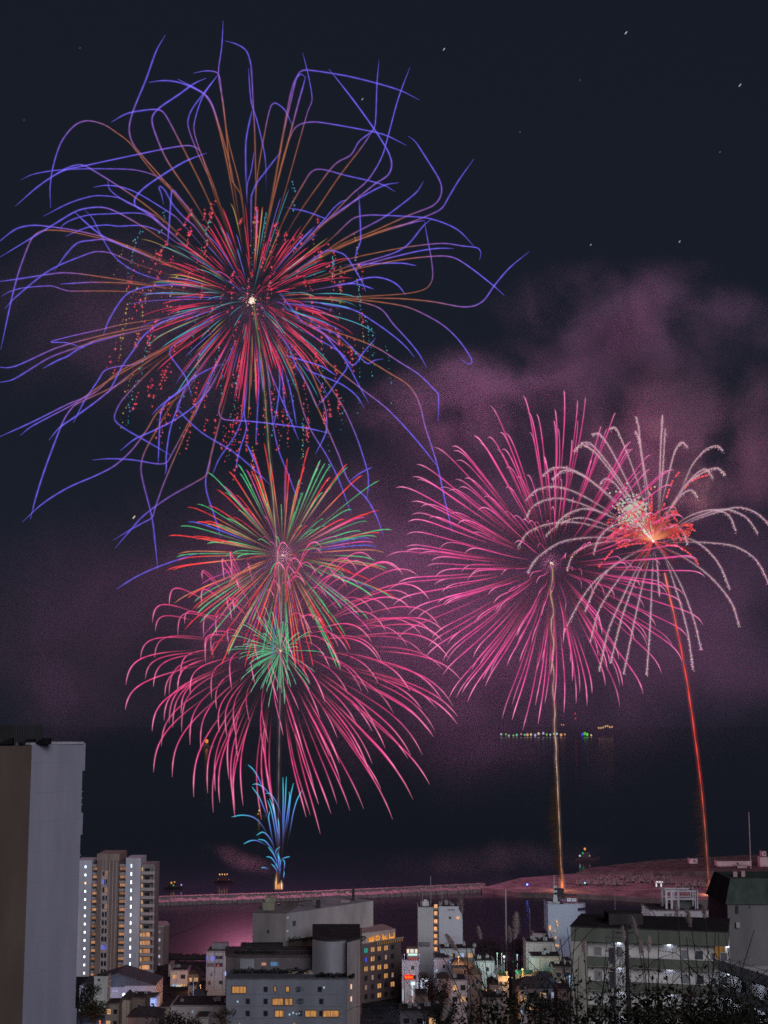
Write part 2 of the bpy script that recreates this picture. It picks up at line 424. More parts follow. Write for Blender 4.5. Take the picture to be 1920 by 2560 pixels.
def peony(center, Y, label, N, R, G, stops, seed, sq=1.0, fade=.18, jit=.06, rad=.40, rng=(.82, 1.05), s0r=(.04, .12), kx=0.0, drop=None, halo_scale=3.0, gain=1.15, lightc=(1,.3,.6), power=5e5, corec=(1.2,.9,.8), corer=1.0, bend=.35, k=3.0, palette=None, part='star_trail', cut=1.0, loff=(0, 0, 0), dimr=1.0, lift=0.0):
    C = at(*center, Y); q = random.Random(seed); m = Y / F
    root = thing('firework_burst', label, 'firework', C, 'firework bursts in the night sky')
    items = []
    for d in fib_dirs(N, jit, q):
        if drop and drop(d, q): continue
        Rm = R * m * q.uniform(*rng); Gm = G * m * q.uniform(.8, 1.25)
        if q.random() < .12: Rm *= q.uniform(.6, .85)
        s0 = q.uniform(*s0r); wx = kx * m
        cols_ = q.choice(palette) if palette else stops
        P = []; cols = []; n = 18; g = q.uniform(.62, 1.14) * (dimr if d.x > .25 else 1)
        for i in range(n):
            s = (s0 + (cut - s0) * i / (n - 1))
            p = Vector((d.x * Rm, d.y * Rm, d.z * Rm * sq)) * ((1 - math.exp(-k * s)) / (1 - math.exp(-k))) + Vector((wx * s * s, 0, -Gm * (s * s * (1 - bend) + s ** 6 * bend) + lift * m * s * s))
            P.append(p); t = i / (n - 1)
            j = t * (len(cols_) - 1); a = min(int(j), len(cols_) - 2)
            c = mixc(cols_[a], cols_[a + 1], j - a)
            kk = gain * g * (fade + (1 - fade) * ss(0, .4, t)) * (1 - .5 * ss(.93, 1, t))
            kk *= q.uniform(.72, 1.28); c = mixc(c, (.95, .75, .8), .16 * ss(.55, .9, t)) if not palette else c
            cols.append(tuple(v * kk for v in c))
        L = (P[-1] - P[0]).length
        items.append((L, lambda mb, P=P, c=cols: trail_mesh(mb, P, c, rad, halo_scale)))
    limit_parts(root, items, part, part + 's')
    core(root, corer, corec, 16, seed)
    lights(root, loff, lightc, power, 1.0)
    return root
PINKS = [lin(140, 80, 78), lin(196, 72, 120), lin(224, 70, 142), lin(230, 78, 160), lin(236, 100, 160)]
PINK2 = [lin(120, 76, 68), lin(190, 74, 110), lin(228, 66, 126), lin(235, 72, 146), lin(240, 96, 150)]
def white_willow():
    W = parse('''
6:1140,640 1130,480 1110,300 1100,200 1088,158
6:1150,640 1140,480 1115,330 1098,245 1085,220
6:1180,640 1190,450 1195,300 1203,150
6:1185,640 1195,480 1205,380 1215,210
6:1140,620 1105,470 1040,290 1000,205 972,212
6:1130,620 1075,490 980,300 930,232 895,235
6:1130,650 1060,510 920,320 855,278 820,310
6:1120,640 1060,500 960,350 890,272 850,272
6:1120,650 1010,530 900,440 800,382 730,380 685,412
6:1110,640 990,520 860,410 780,390 725,430
6:1110,630 1050,520 1000,450 960,425 932,450
6:1110,660 960,560 840,490 740,460 660,475 612,520
6:1110,660 980,590 840,530 740,510 650,540 610,600
6:1110,640 960,580 870,555 790,580 745,620
6:1100,680 960,625 850,595 760,620 698,672
6:1100,690 980,650 830,615 710,622 620,660 578,722
6:1090,690 990,682 880,680 760,702 660,770 620,832
6:1090,690 970,698 890,712 820,750 790,822
6:1110,680 1040,622 980,635 930,680 905,752
6:1130,720 1050,765 930,850 850,950 780,1082
6:1130,730 1070,790 1000,880 930,990 890,1132
6:1130,720 1000,795 920,880 868,1000
6:1140,740 1100,800 1040,920 970,1080 930,1258
6:1150,750 1100,830 1030,1020 978,1222
6:1155,750 1130,830 1080,1050 1035,1272
6:1165,740 1160,820 1150,1050 1135,1275
6:1170,740 1180,800 1190,932
6:1180,730 1210,760 1260,900 1310,1080 1335,1252
6:1175,720 1200,740 1280,880 1340,1040 1370,1166
6:1200,720 1290,762 1410,850 1500,960 1535,1062
6:1200,700 1300,682 1380,720 1450,800 1495,905
6:1200,705 1310,700 1400,702 1520,720 1610,780 1665,885
6:1180,690 1220,645 1250,634 1290,650 1312,712
6:1190,690 1290,620 1380,580 1470,558 1560,590 1616,662
6:1200,690 1330,610 1450,568 1530,550 1610,575 1680,640
6:1200,690 1280,612 1350,575 1430,560 1490,585 1520,652
6:1200,660 1300,460 1380,398 1440,380 1475,412
6:1190,640 1270,500 1340,412 1390,384 1422,424
6:1180,620 1280,480 1330,370 1390,300 1440,284 1465,306
6:1180,620 1220,450 1255,312 1285,268 1312,290
6:1185,650 1240,550 1290,490 1330,476 1356,508
''')
    c0 = (1632, 1352); Y = 785.0; C = at(*c0, Y); q = random.Random(5)
    root = thing('firework_burst', 'white glittering willow firework with a red and white spray at its heart', 'firework', C, 'firework bursts in the night sky')
    WH = lin(216, 172, 186)
    for f, pp in W:
        tip = math.hypot(pp[-1][0] - c0[0], pp[-1][1] - c0[1])
        amp = q.choice((-1, 1)) * math.sqrt(max(0, 360 ** 2 - min(tip, 350) ** 2)) * Y / F * q.uniform(.4, 1)
        P = smooth_path([at(x, y, Y + amp * math.hypot(x - c0[0], y - c0[1]) / 360) - C for x, y in pp], 7)
        n = len(P); mb = MB()
        cols = [tuple(v * (.10 + .62 * ss(0, .5, i / n)) for v in WH) for i in range(n)]
        mb.tube(P, [.11 + .08 * ss(0, .5, i / n) for i in range(n)], 4, cols, 0)
        mb.tube(P, [1.1] * n, 6, cols, 1)
        L = sum((P[i] - P[i-1]).length for i in range(1, n))
        for k in range(int(L * 4.2)):
            t = q.random() ** .75; j = t * (n - 1); a = min(int(j), n - 2); p = P[a].lerp(P[a + 1], j - a)
            sp = .10 + .27 * t
            off = Vector((q.gauss(0, sp), q.gauss(0, sp), q.gauss(0, sp) - abs(q.gauss(0, .75)) * t))
            mb.octa(p + off, q.uniform(.09, .24), tuple(v * q.uniform(.4, 1.9) * (.35 + .65 * t) for v in WH))
        mb.build('willow_trail', [SPARK, SHEATH], root)
    # red and pale spray from the heart
    RED, PALE = lin(238, 84, 88), lin(205, 196, 186)
    fan = MB(); dots = MB(); pale = MB()
    for k in range(150):
        a = R_(q.uniform(14, 174)); el = q.gauss(0, .55); lng = q.uniform(70, 135)
        if 95 < math.degrees(a) < 165: lng = q.uniform(70, 150)
        d = Vector((math.cos(a), math.sin(el), math.sin(a))).normalized(); Rm = lng * Y / F
        G = q.uniform(12, 34) * Y / F
        def pos(s): return d * Rm * (1 - math.exp(-2.6 * s)) - Vector((0, 0, G * s * s))
        fan_pts = [pos(s / 10 * .55) for s in range(11)]
        fan.tube(fan_pts, .16, 4, [tuple(v * (.35 + .75 * max(0, 1 - i / 4) + .2 * (i / 10)) for v in mixc(RED, lin(240, 170, 110), max(0, .75 - i / 8))) for i in range(11)])
        for j in range(q.randint(3, 7)):
            s = .6 + .09 * j + q.uniform(-.02, .02); p0, p1 = pos(s), pos(s + .045)
            dots.tube([p0, p1], .46, 4, tuple(v * q.uniform(.6, 1.25) for v in RED))
    for k in range(560):
        a = R_(q.gauss(122, 13)); r = abs(q.gauss(80, 26)) * Y / F; el = q.gauss(0, .3)
        d = Vector((math.cos(a), math.sin(el), math.sin(a))).normalized() * r; t = Vector((q.gauss(0, .3), q.gauss(0, .3), q.gauss(0, .3))) + d.normalized() * .5
        pale.tube([d, d + t], q.uniform(.28, .62), 4, tuple(v * q.uniform(.6, 1.1) for v in PALE))
    for k in range(46):
        a = R_(q.gauss(122, 12)); r = q.uniform(28, 54) * Y / F; d = Vector((math.cos(a), q.gauss(0, .18), math.sin(a))).normalized()
        pale.tube([d * .5, d * r * .6, d * r], [.6, 1.0, .15], 4, [(1.0, .95, .88), (.95, .88, .8), (.6, .4, .35)])
    for ps in ('6:1168,705 1080,708 1000,730 950,780 925,812', '6:1180,712 1270,720 1330,760 1360,800', '6:1190,600 1230,480 1250,430 1278,395', '6:1210,600 1290,480 1340,430 1402,410', '6:1157,600 1156,520 1153,460'):
        P = smooth_path([at(x, y, Y) - C for x, y in parse(ps)[0][1]], 10)
        for i in range(2, len(P) - 1):
            if q.random() < .72: dots.tube([P[i], P[i].lerp(P[i + 1], .75)], .45, 4, tuple(v * q.uniform(.8, 1.3) for v in RED))
    for k in range(22):
        a = R_(q.uniform(0, 360)); P = [Vector((math.cos(a), 0, math.sin(a))) * r for r in (1, 8, q.uniform(14, 30))]
        fan.tube(P, [.35, .3, .1], 4, [tuple(v * k_ for v in RED) for k_ in (.8, .45, .12)])
    fan.build('red_spray', [SPARK], root); tag(dots.build('red_sparks', [SPARK], root), kind='stuff'); tag(pale.build('pale_sparks', [SPARK], root), kind='stuff')
    core(root, 1.5, (1.3, 1.2, 1.05), 18, 8)
    lights(root, (0, 0, 0), (1, .30, .46), 5.5e5, 1.0)
def fountain():
    W = parse('''
7:640,900 610,640 565,490 520,380 450,270 368,195
7:800,900 740,740 670,615 600,540 510,490 438,500
7:700,1150 670,1020 620,880 540,690 430,535
7:880,1100 870,960 830,830 760,700 690,630 638,642
7:840,1600 800,1330 770,1120 720,880 668,738
7:845,1600 830,1380 790,1030 750,850 698,712
7:850,1500 840,1300 800,1080 770,870 744,712
7:770,1500 735,1290 710,1160 685,1000 706,908
7:860,1500 850,1300 845,1150 830,1018
7:890,1700 905,1270 905,1000 910,700 905,388
7:895,1700 915,1250 925,1000 940,800 958,378
7:890,1500 940,1180 980,900 1010,680 1000,608
7:930,1400 985,1040 1000,900 1030,640 1068,478
7:960,1450 1020,1180 1060,950 1120,740 1197,593
7:740,1420 630,1200 530,1060 420,990 270,970 118,997
7:800,1600 765,1470 730,1370 660,1270 590,1230 498,1282
7:830,1700 760,1530 690,1430 620,1360 523,1340
7:720,1480 625,1415 500,1360 400,1365 303,1412
7:850,1850 825,1740 800,1650 750,1550 678,1458
7:810,1700 800,1580 800,1510 862,1458
7:856,1900 850,1800 835,1650 830,1518
7:862,1950 860,1850 865,1700 835,1568
7:850,1880 830,1800 790,1710 720,1620 648,1610
7:850,1930 820,1850 780,1770 728,1718
7:840,1850 825,1780 795,1708
7:720,1830 665,1790 620,1775 573,1780
7:860,1800 890,1650 950,1620 1012,1608
7:900,1880 925,1780 930,1690 905,1648
7:905,1960 918,1910 926,1828
''')
    Y = 778.0; C = at(697, 2215, Y); q = random.Random(9)
    root = thing('firework_fountain', 'blue fountain firework spraying up from the breakwater in front of the sea', 'firework', C)
    A, B, D = lin(92, 60, 84), lin(96, 128, 220), lin(64, 192, 220)
    for f, pp in W:
        amp = q.uniform(-8, 8); x0, y0 = pp[0]
        P = smooth_path([at(x, y, Y + amp * i / len(pp)) - C for i, (x, y) in enumerate(pp)], 6); n = len(P)
        cols = [tuple(v * (.25 + 1.1 * ss(.1, .7, i / (n-1))) for v in mixc(mixc(A, B, ss(.1, .5, i / (n-1))), D, ss(.5, .95, i / (n-1)))) for i in range(n)]
        mb = MB(); trail_mesh(mb, P, cols, .27, 3.4); mb.build('spark_jet', [SPARK, SHEATH], root)
    mb = MB()
    for dx, h, cc in ((-1.5, 6.0, (.9, .5, .2)), (1.5, 2.6, (1.1, .7, .4)), (.3, 1.8, (.8, .2, .06)), (-.4, 1.2, (.8, .26, .08))):
        mb.tube([(dx, 0, -1.5), (dx * .95, 0, h * .3), (dx * .85, .2, h)], [.3, .42, .08], 6, [cc, cc, tuple(v * .3 for v in cc)], 0)
        mb.tube([(dx, 0, -2), (dx * .95, 0, h * .3), (dx * .85, .2, h * 1.2)], [1.1, 1.4, .3], 10, [tuple(v * .7 for v in cc)] * 3, 1)
    mb.build('launch_flame', [SPARK, SHEATH], root)
    lights(root, (0, -2, 4), (1, .35, .15), 9000, .8, 'flame_light')
def riser(name, label, path, Y, cols, rad, feather=None, flame=None, wob=0, power=0, seed=1):
    q = random.Random(seed); C = at(*path[0], Y)
    root = thing(name, label, 'firework', C, 'rising firework trails')
    P = smooth_path([at(x, y, Y) - C for x, y in path], 24); n = len(P)
    if wob: P = [p + Vector((math.sin(i * .9 + q.random()) * wob * ss(.15, .9, i / n), 0, 0)) for i, p in enumerate(P)]
    cs = []
    for i in range(n):
        j = i / (n - 1) * (len(cols) - 1); a = min(int(j), len(cols) - 2); cs.append(mixc(cols[a], cols[a + 1], j - a))
    mb = MB(); mb.tube(P, [rad * (.7 + .3 * math.sin(i * 1.3)) for i in range(n)], 5, cs, 0); mb.tube(P, rad * 4.0, 8, [tuple(v * .6 for v in c) for c in cs], 1)
    mb.build('rising_trail', [SPARK, SHEATH], root)
    if feather:
        fb = MB(); z0, z1, side, amount, fc = feather
        for k in range(amount):
            t = q.random(); j = t * (n - 1); a = min(int(j), n - 2); p = P[a].lerp(P[a + 1], j - a)
            if not (z0 < t < z1): continue
            wgt = math.sin((t - z0) / (z1 - z0) * math.pi) ** .7
            L = q.uniform(1.5, 8.5) * wgt; e = p + Vector((side * L * q.uniform(.5, 1), q.uniform(-2, 2), -L * q.uniform(-.2, .7)))
            fb.tube([p, p.lerp(e, .5) + Vector((0, 0, .4)), e], [.16, .13, .05], 3, [tuple(v * q.uniform(.4, 1) for v in fc)] * 3)
        fb.build('falling_embers', SPARK, root)
    if flame:
        mb = MB()
        for h, r, cc in ((4.5, .7, (1.0, .25, .10)), (2.6, .4, (1.3, .85, .65))):
            mb.tube([(0, -r, -1.8), (0, -r, .4), (0, -r, h)], [r * .8, r, .1], 8, [cc, cc, tuple(v * .4 for v in cc)], 0)
        mb.tube([(0, 0, -3), (0, 0, .5), (0, 0, 9)], [1.8, 2.4, .5], 8, [(.9, .3, .1)] * 3, 1)
        mb.build('launch_flame', [SPARK, SHEATH], root)
        lights(root, (0, -3, 4), (1, .38, .18), power, .8, 'flame_light')
def fireworks():
    big_burst()
    GR, RD, MG, BL, OR, VI = lin(74, 176, 116), lin(226, 58, 58), lin(196, 72, 150), lin(78, 92, 200), lin(206, 124, 92), lin(150, 80, 150)
    WM = lin(226, 150, 120)
    pal = [[lin(170, 130, 112), lin(96, 140, 104), GR, GR, lin(90, 190, 130)]] * 9 + [[WM, OR, RD, RD, lin(238, 70, 66)]] * 8 + [[lin(150, 90, 100), VI, MG, MG]] * 3 + [[lin(110, 80, 120), BL, BL, BL]] * 1 + [[lin(140, 90, 80), OR, OR, lin(170, 110, 80)]] * 2
    peony((707, 1388), 800, 'multicoloured green, red and violet round firework below the huge purple one', 190, 305, 14, None, 21, rad=.36, palette=pal, power=3.2e5, lightc=(1, .4, .6), fade=.16, gain=1.25, rng=(.78, 1.04), s0r=(.03, .2), k=1.6, jit=.08, bend=.6)
    peony((700, 1627), 800, 'wide pink firework drooping low over the breakwater with empty inner ring', 180, 405, 88, PINK2, 31, sq=.86, power=9.5e5, lightc=(1, .27, .50), fade=.08, s0r=(.10, .26), rng=(.84, 1.07), k=2.2, bend=.3, loff=(-14, 0, -28), kx=46, rad=.31, halo_scale=3.8, gain=1.3, corec=(.9, .6, .45), corer=.8)
    peony((701, 1627), 772, 'small green firework inside the drooping pink firework', 135, 128, 10, [lin(120, 170, 130), lin(74, 178, 126), lin(74, 172, 122), lin(80, 180, 130)], 41, rad=.21, power=6e4, lightc=(.4, 1, .6), fade=.6, gain=1.3, rng=(.45, 1.08), k=1.8, halo_scale=2.2,
          drop=lambda d, q: (d.x > .35 and q.random() < .75), corec=(1, .8, .6), corer=.8)
    peony((1378, 1408), 790, 'tall round pink firework beside the white glittering willow', 225, 408, 40, PINKS, 51, power=4.5e5, lightc=(1, .26, .62), fade=.12, s0r=(.05, .2), rng=(.82, 1.04), k=1.9, bend=.82, dimr=.85, lift=40, sq=1.05, kx=-18, rad=.31, halo_scale=3.8, gain=1.3, corec=(1.3, 1.1, .8), corer=1.1)
    white_willow(); fountain()
    GO = [lin(150, 96, 66), lin(165, 128, 110), lin(200, 164, 142), lin(176, 134, 112), lin(196, 150, 120), lin(170, 130, 110)]
    riser('rising_comet', 'gold rising trail climbing from the quay to the pink firework', [(1405, 2214), (1403, 2180), (1398, 2060), (1390, 1880), (1383, 1700), (1381, 1560), (1378, 1412)], 788, GO, .36, (.02, .40, -1, 1500, lin(50, 36, 29)), True, .75, 9000, 3)
    RE = [lin(120, 66, 52), lin(160, 84, 70), lin(222, 66, 58), lin(240, 78, 66), lin(232, 74, 60), lin(255, 140, 110)]
    riser('rising_comet', 'red rising trail climbing from the quay towards the white willow firework', [(1773, 2244), (1769, 2170), (1760, 2040), (1745, 1900), (1720, 1720), (1692, 1570), (1661, 1432)], 770, RE, .40, (.03, .4, -1, 700, lin(58, 36, 36)), True, .1, 9000, 4)
    FA = [lin(60, 48, 54), lin(104, 84, 92), lin(124, 100, 106), lin(150, 140, 120), lin(120, 120, 84), lin(96, 118, 74)]
    riser('rising_comet', 'pale thin rising trail behind the pink and multicoloured fireworks up to the huge one', [(697, 2205), (696, 2000), (699, 1800), (702, 1600), (697, 1440), (686, 1290), (672, 1120), (662, 990), (650, 880), (634, 765)], 798, FA, .4, None, False, .1, 0, 5)
# ------------------------------------------------------------------ ground, sea, quay, smoke
PROF = [(-60, 88.6), (0, 88.2), (10, 86.7), (22, 83), (60, 70), (100, 57), (150, 45), (200, 35), (250, 25), (300, 15), (380, 6), (450, 3.6), (552, 2.6)]
def ground(x, y):
    for (a, za), (b, zb) in zip(PROF, PROF[1:]):
        if y <= b:
            t = max(0, (y - a) / (b - a)); z = za + (zb - za) * t; break
    else: z = PROF[-1][1]
    return z + (mnoise.noise(Vector((x * .03, y * .03, 1))) * 1.2 if 15 < y < 360 else 0)
def structures():
    xs = [-420 + 20 * i for i in range(43)]; ys = list(range(-60, 60, 6)) + list(range(60, 540, 12)) + [552]
    mb = MB(); vs = [(x, y, ground(x, y)) for y in ys for x in xs]; nx = len(xs)
    mb.add(vs, [(j*nx+i, j*nx+i+1, (j+1)*nx+i+1, (j+1)*nx+i) for j in range(len(ys)-1) for i in range(nx-1)])
    mb.box(-420, 420, 551.9, 553, -3, 2.9)
    tag(mb.build('hillside_ground', wall((.035, .034, .038), 'earth_and_asphalt', .12, .95, .3, False)), 'dark hillside and town ground running down to the sea', 'ground', kind='structure')
    def water(name, label, z, x0, x1, y0, y1, rough, bscale, bstr, base=(.006, .007, .013)):
        m, t = newmat(name); N = t.nodes.new; L = t.links.new
        p = N('ShaderNodeBsdfPrincipled'); o = N('ShaderNodeOutputMaterial'); L(p.outputs[0], o.inputs[0])
        p.inputs['Base Color'].default_value = (*base, 1); p.inputs['Roughness'].default_value = rough; p.inputs['IOR'].default_value = 1.33
        tc = N('ShaderNodeTexCoord'); mp = N('ShaderNodeMapping'); mp.inputs['Scale'].default_value = (bscale * .5, bscale, 1); L(tc.outputs['Object'], mp.inputs[0])
        n1 = N('ShaderNodeTexNoise'); n1.inputs['Detail'].default_value = 4; n1.inputs['Scale'].default_value = 1; L(mp.outputs[0], n1.inputs['Vector'])
        b = N('ShaderNodeBump'); b.inputs['Strength'].default_value = bstr; b.inputs['Distance'].default_value = .5; L(n1.outputs[0], b.inputs['Height']); L(b.outputs[0], p.inputs['Normal'])
        mb = MB(); mb.add([(x0, y0, z), (x1, y0, z), (x1, y1, z), (x0, y1, z)], [(0, 1, 2, 3)])
        tag(mb.build(name, m), label, 'sea', kind='structure')
    water('sea', 'dark open sea beyond the breakwater out to the horizon', -.3, -30000, 30000, 500, 45000, .14, .05, .12, (.012, .012, .022))
    water('harbour_water', 'calm harbour water between town and breakwater mirroring the pink fireworks', -.1, -700, 700, 553.5, 776, .24, .30, .25)
    # breakwater and quay
    stone = wall((.155, .135, .138), 'harbour_concrete', .35, .9, .25, False)
    q = random.Random(2)
    def wallpath(pts, h0, h1, wd, name, label, jag):
        mb = MB(); P = [Vector((xat(px, Y, 0), Y, 0)) for px, Y in pts]
        top = []; n = 0
        for a, b in zip(P, P[1:]):
            L = (b - a).length; k = max(1, int(L / 2.2)); u = (b - a).normalized(); nn = Vector((-u.y, u.x, 0))
            for i in range(k):
                p0 = a + u * (L * i / k); p1 = a + u * (L * (i + .97) / k)
                h = q.uniform(h0, h1); d = q.uniform(-jag, jag)
                f = [p0 - nn * (wd + d), p1 - nn * (wd + d), p1 + nn * wd, p0 + nn * wd]
                mb.prism([(v.x, v.y) for v in f], -2, [h * .45, h * .45, h, h] if jag else h)
            mb.prism([((a + nn*(wd*.2)).x, (a + nn*(wd*.2)).y), ((b + nn*(wd*.2)).x, (b + nn*(wd*.2)).y), ((b + nn*wd*1.3).x, (b + nn*wd*1.3).y), ((a + nn*wd*1.3).x, (a + nn*wd*1.3).y)], -2, h1 * .93)
        return tag(mb.build(name, stone), label, 'breakwater')
    wallpath([(-300, 720), (390, 745), (700, 762), (1000, 786), (1215, 806)], 3.2, 4.2, 3.0, 'breakwater', 'long low concrete breakwater crossing the bay behind the town', .8)
    Q = [(1205, 800), (1300, 778), (1480, 768), (1650, 752), (2300, 720), (2300, 1000), (1900, 930), (1640, 905), (1460, 880), (1300, 850)]
    mb = MB(); mb.prism([(xat(px, Y, 2.4), Y) for px, Y in Q], -2, 2.4)
    tag(mb.build('quay', wall((.13, .11, .112), 'quay_concrete', .06, .9, .3, False)), 'flat reclaimed quay reaching into the bay at right', 'quay', kind='structure')
    Q2 = [(1440, 872), (1640, 862), (1900, 850), (2300, 880), (2300, 1010), (1900, 945), (1640, 920), (1480, 895)]
    mb = MB(); mb.prism([(xat(px, Y, 5), Y) for px, Y in Q2], 2, [3.2, 5.0, 6.5, 6.5, 7.5, 7.5, 6, 4])
    tag(mb.build('quay_bank', wall((.09, .075, .075), 'bank_soil', .08, .95, .3, False)), 'raised bank along the sea side of the quay', 'bank', kind='structure')
    # tetrapods in rows
    def tetra():
        mb = MB(); s = 1.7
        for d in ((0, 0, 1), (.94, 0, -.33), (-.47, .82, -.33), (-.47, -.82, -.33)):
            d = Vector(d); mb.tube([(0, 0, 0), d * s * .6, d * s], [s * .42, s * .36, s * .30], 8)
        return mb.build('tetrapod', stone)
    t0 = tetra(); n = 0
    rows = [(1440, 1560, 812, 20), (1452, 1548, 822, 16), (1565, 1690, 826, 20), (1580, 1680, 836, 14), (1690, 1785, 802, 18), (1640, 1785, 816, 16), (1500, 1640, 842, 18)]
    for a, b, Y, k in rows:
        for i in range(k):
            px = a + (b - a) * (i + q.uniform(.2, .8)) / k; YY = Y + q.uniform(-2, 2)
            o = t0 if n == 0 else t0.copy()
            if n: COL.objects.link(o)
            o.location = (xat(px, YY, 4), YY, 3.2 + q.uniform(-.1, .5)); o.rotation_euler = (q.uniform(-.4, .4), q.uniform(-.4, .4), q.uniform(0, 6)); n += 1
            tag(o, 'concrete tetrapod in the pale rows stored on the quay', 'tetrapod', 'tetrapods on the quay')
def smoke_mat(name, density, scale, nscale, lo, hi, color=(.8, .78, .8), soft=.0, seed=0.0, aniso=0.0):
    m, t = newmat(name); N = t.nodes.new; L = t.links.new
    v = N('ShaderNodeVolumePrincipled'); o = N('ShaderNodeOutputMaterial'); L(v.outputs[0], o.inputs['Volume'])
    v.inputs['Color'].default_value = (*color, 1); v.inputs['Anisotropy'].default_value = aniso
    tc = N('ShaderNodeTexCoord')
    ln = N('ShaderNodeVectorMath'); ln.operation = 'LENGTH'; L(tc.outputs['Object'], ln.inputs[0])
    fall = N('ShaderNodeMapRange'); fall.interpolation_type = 'SMOOTHERSTEP'
    fall.inputs[1].default_value = 1.0; fall.inputs[2].default_value = soft; fall.inputs[3].default_value = 0; fall.inputs[4].default_value = 1
    mp = N('ShaderNodeMapping'); mp.inputs['Scale'].default_value = tuple(s * nscale for s in scale); mp.inputs['Location'].default_value = (seed, seed * .7, seed * 1.3)
    L(tc.outputs['Object'], mp.inputs[0])
    n1 = N('ShaderNodeTexNoise'); n1.inputs['Scale'].default_value = 1; n1.inputs['Detail'].default_value = 5; n1.inputs['Roughness'].default_value = .55; n1.inputs['Distortion'].default_value = .4
    L(mp.outputs[0], n1.inputs['Vector'])
    # wispy edge: noise also pushes the fall-off
    sb = N('ShaderNodeMath'); sb.operation = 'MULTIPLY_ADD'; sb.inputs[1].default_value = -.7; L(n1.outputs[0], sb.inputs[0])
    a2 = N('ShaderNodeMath'); a2.operation = 'ADD'; a2.inputs[1].default_value = .35; L(ln.outputs['Value'], a2.inputs[0]); L(a2.outputs[0], sb.inputs[2]); L(sb.outputs[0], fall.inputs[0])
    mr = N('ShaderNodeMapRange'); mr.inputs[1].default_value = lo; mr.inputs[2].default_value = hi; L(n1.outputs[0], mr.inputs[0])
    ml = N('ShaderNodeMath'); ml.operation = 'MULTIPLY'; L(fall.outputs[0], ml.inputs[0]); L(mr.outputs[0], ml.inputs[1])
    md = N('ShaderNodeMath'); md.operation = 'MULTIPLY'; md.inputs[1].default_value = density; L(ml.outputs[0], md.inputs[0]); L(md.outputs[0], v.inputs['Density'])
    m.cycles.volume_sampling = 'MULTIPLE_IMPORTANCE'
    return m
def smoke(label, px, py, rx, ry, Y, dep, density, nscale=1 / 45, lo=.35, hi=.7, soft=.2, rot=0, color=(.8, .78, .8), seed=0.0, name='smoke_cloud'):
    c = at(px, py, Y); k = Y / F; sc = (rx * k, dep, ry * k)
    bm = bmesh.new(); bmesh.ops.create_icosphere(bm, subdivisions=3, radius=1.0)
    for v in bm.verts: v.co *= 1.0 + .10 * mnoise.noise(v.co * 1.7 + Vector((seed, 0, 0)))
    me = bpy.data.meshes.new(name); bm.to_mesh(me); bm.free()
    me.materials.append(smoke_mat('firework_smoke', density, sc, nscale, lo, hi, color, soft, seed))
    return tag(link(name, me, None, c, (0, rot, 0), sc), label, 'smoke', None, 'stuff')
def smokes():  # smoke colours also carry some pink and purple firework light
    smoke('broad mauve smoke bank behind the white willow firework at right', 1730, 1090, 400, 250, 900, 62, 0.049, 1/50, .40, .66, .1, 0, (.80, .53, .74), 1.0)
    smoke('upper mauve smoke drifting over the right-hand fireworks', 1600, 800, 420, 180, 930, 65, 0.040, 1/48, .42, .68, .1, R_(4), (.74, .51, .80), 5.0)
    smoke('grey purple smoke between the huge firework and the tall pink one', 1230, 1010, 430, 190, 935, 65, 0.036, 1/45, .42, .70, .1, R_(-8), (.74, .51, .80), 9.0)
    smoke('thin purple veil of smoke behind all the lower fireworks', 1260, 1520, 1150, 540, 985, 80, 0.024, 1/90, .26, .75, .0, 0, (.76, .50, .84), 14.0)
    smoke('faint smoke drifting low on the left above the tall tower', 300, 1540, 760, 380, 960, 75, 0.0045, 1/80, .30, .75, .0, R_(-14), (.76, .50, .82), 18.0)
    smoke('faint smoke behind the left side of the huge firework', 420, 800, 620, 330, 980, 80, 0.007, 1/60, .35, .72, .0, 0, (.76, .50, .82), 23.0)
    smoke('reddish smoke puff right of the white willow firework', 1745, 1225, 85, 95, 850, 16, 0.07, 1/12, .40, .66, .1, 0, (.85, .7, .66), 27.0)
    smoke('small reddish smoke puff above the white willow firework', 1645, 1075, 48, 48, 850, 9, 0.07, 1/9, .38, .66, .1, 0, (.85, .7, .66), 31.0)
    smoke('low smoke trailing left from the fountain firework', 600, 2150, 120, 34, 800, 12, 0.006, 1/12, .36, .66, .1, R_(20), (.8, .75, .82), 35.0)
    smoke('low mauve mist over the sea behind the quay', 1230, 2150, 360, 60, 900, 30, 0.0035, 1/25, .35, .7, .0, R_(-4), (.8, .72, .84), 39.0)
    for px, py, rr, dn, Y, lb in ((628, 752, 75, .00016, 800, 'added smoke wisp giving the glow at the centre of the huge firework'), (710, 1405, 85, .00042, 800, 'added smoke wisp giving the brownish glow at the centre of the multicoloured firework'), (1378, 1408, 60, .00022, 790, 'added smoke wisp giving the glow at the centre of the tall pink firework'), (1625, 1345, 95, .00030, 785, 'added smoke wisp giving the reddish glow at the centre of the white willow firework')):
        smoke(lb, px, py, rr, rr, Y, rr * Y / F, dn, 1/14, .25, .7, 0, 0, (.85, .8, .78), px * .01)  # thin wisps added to make a glow round the burst centres
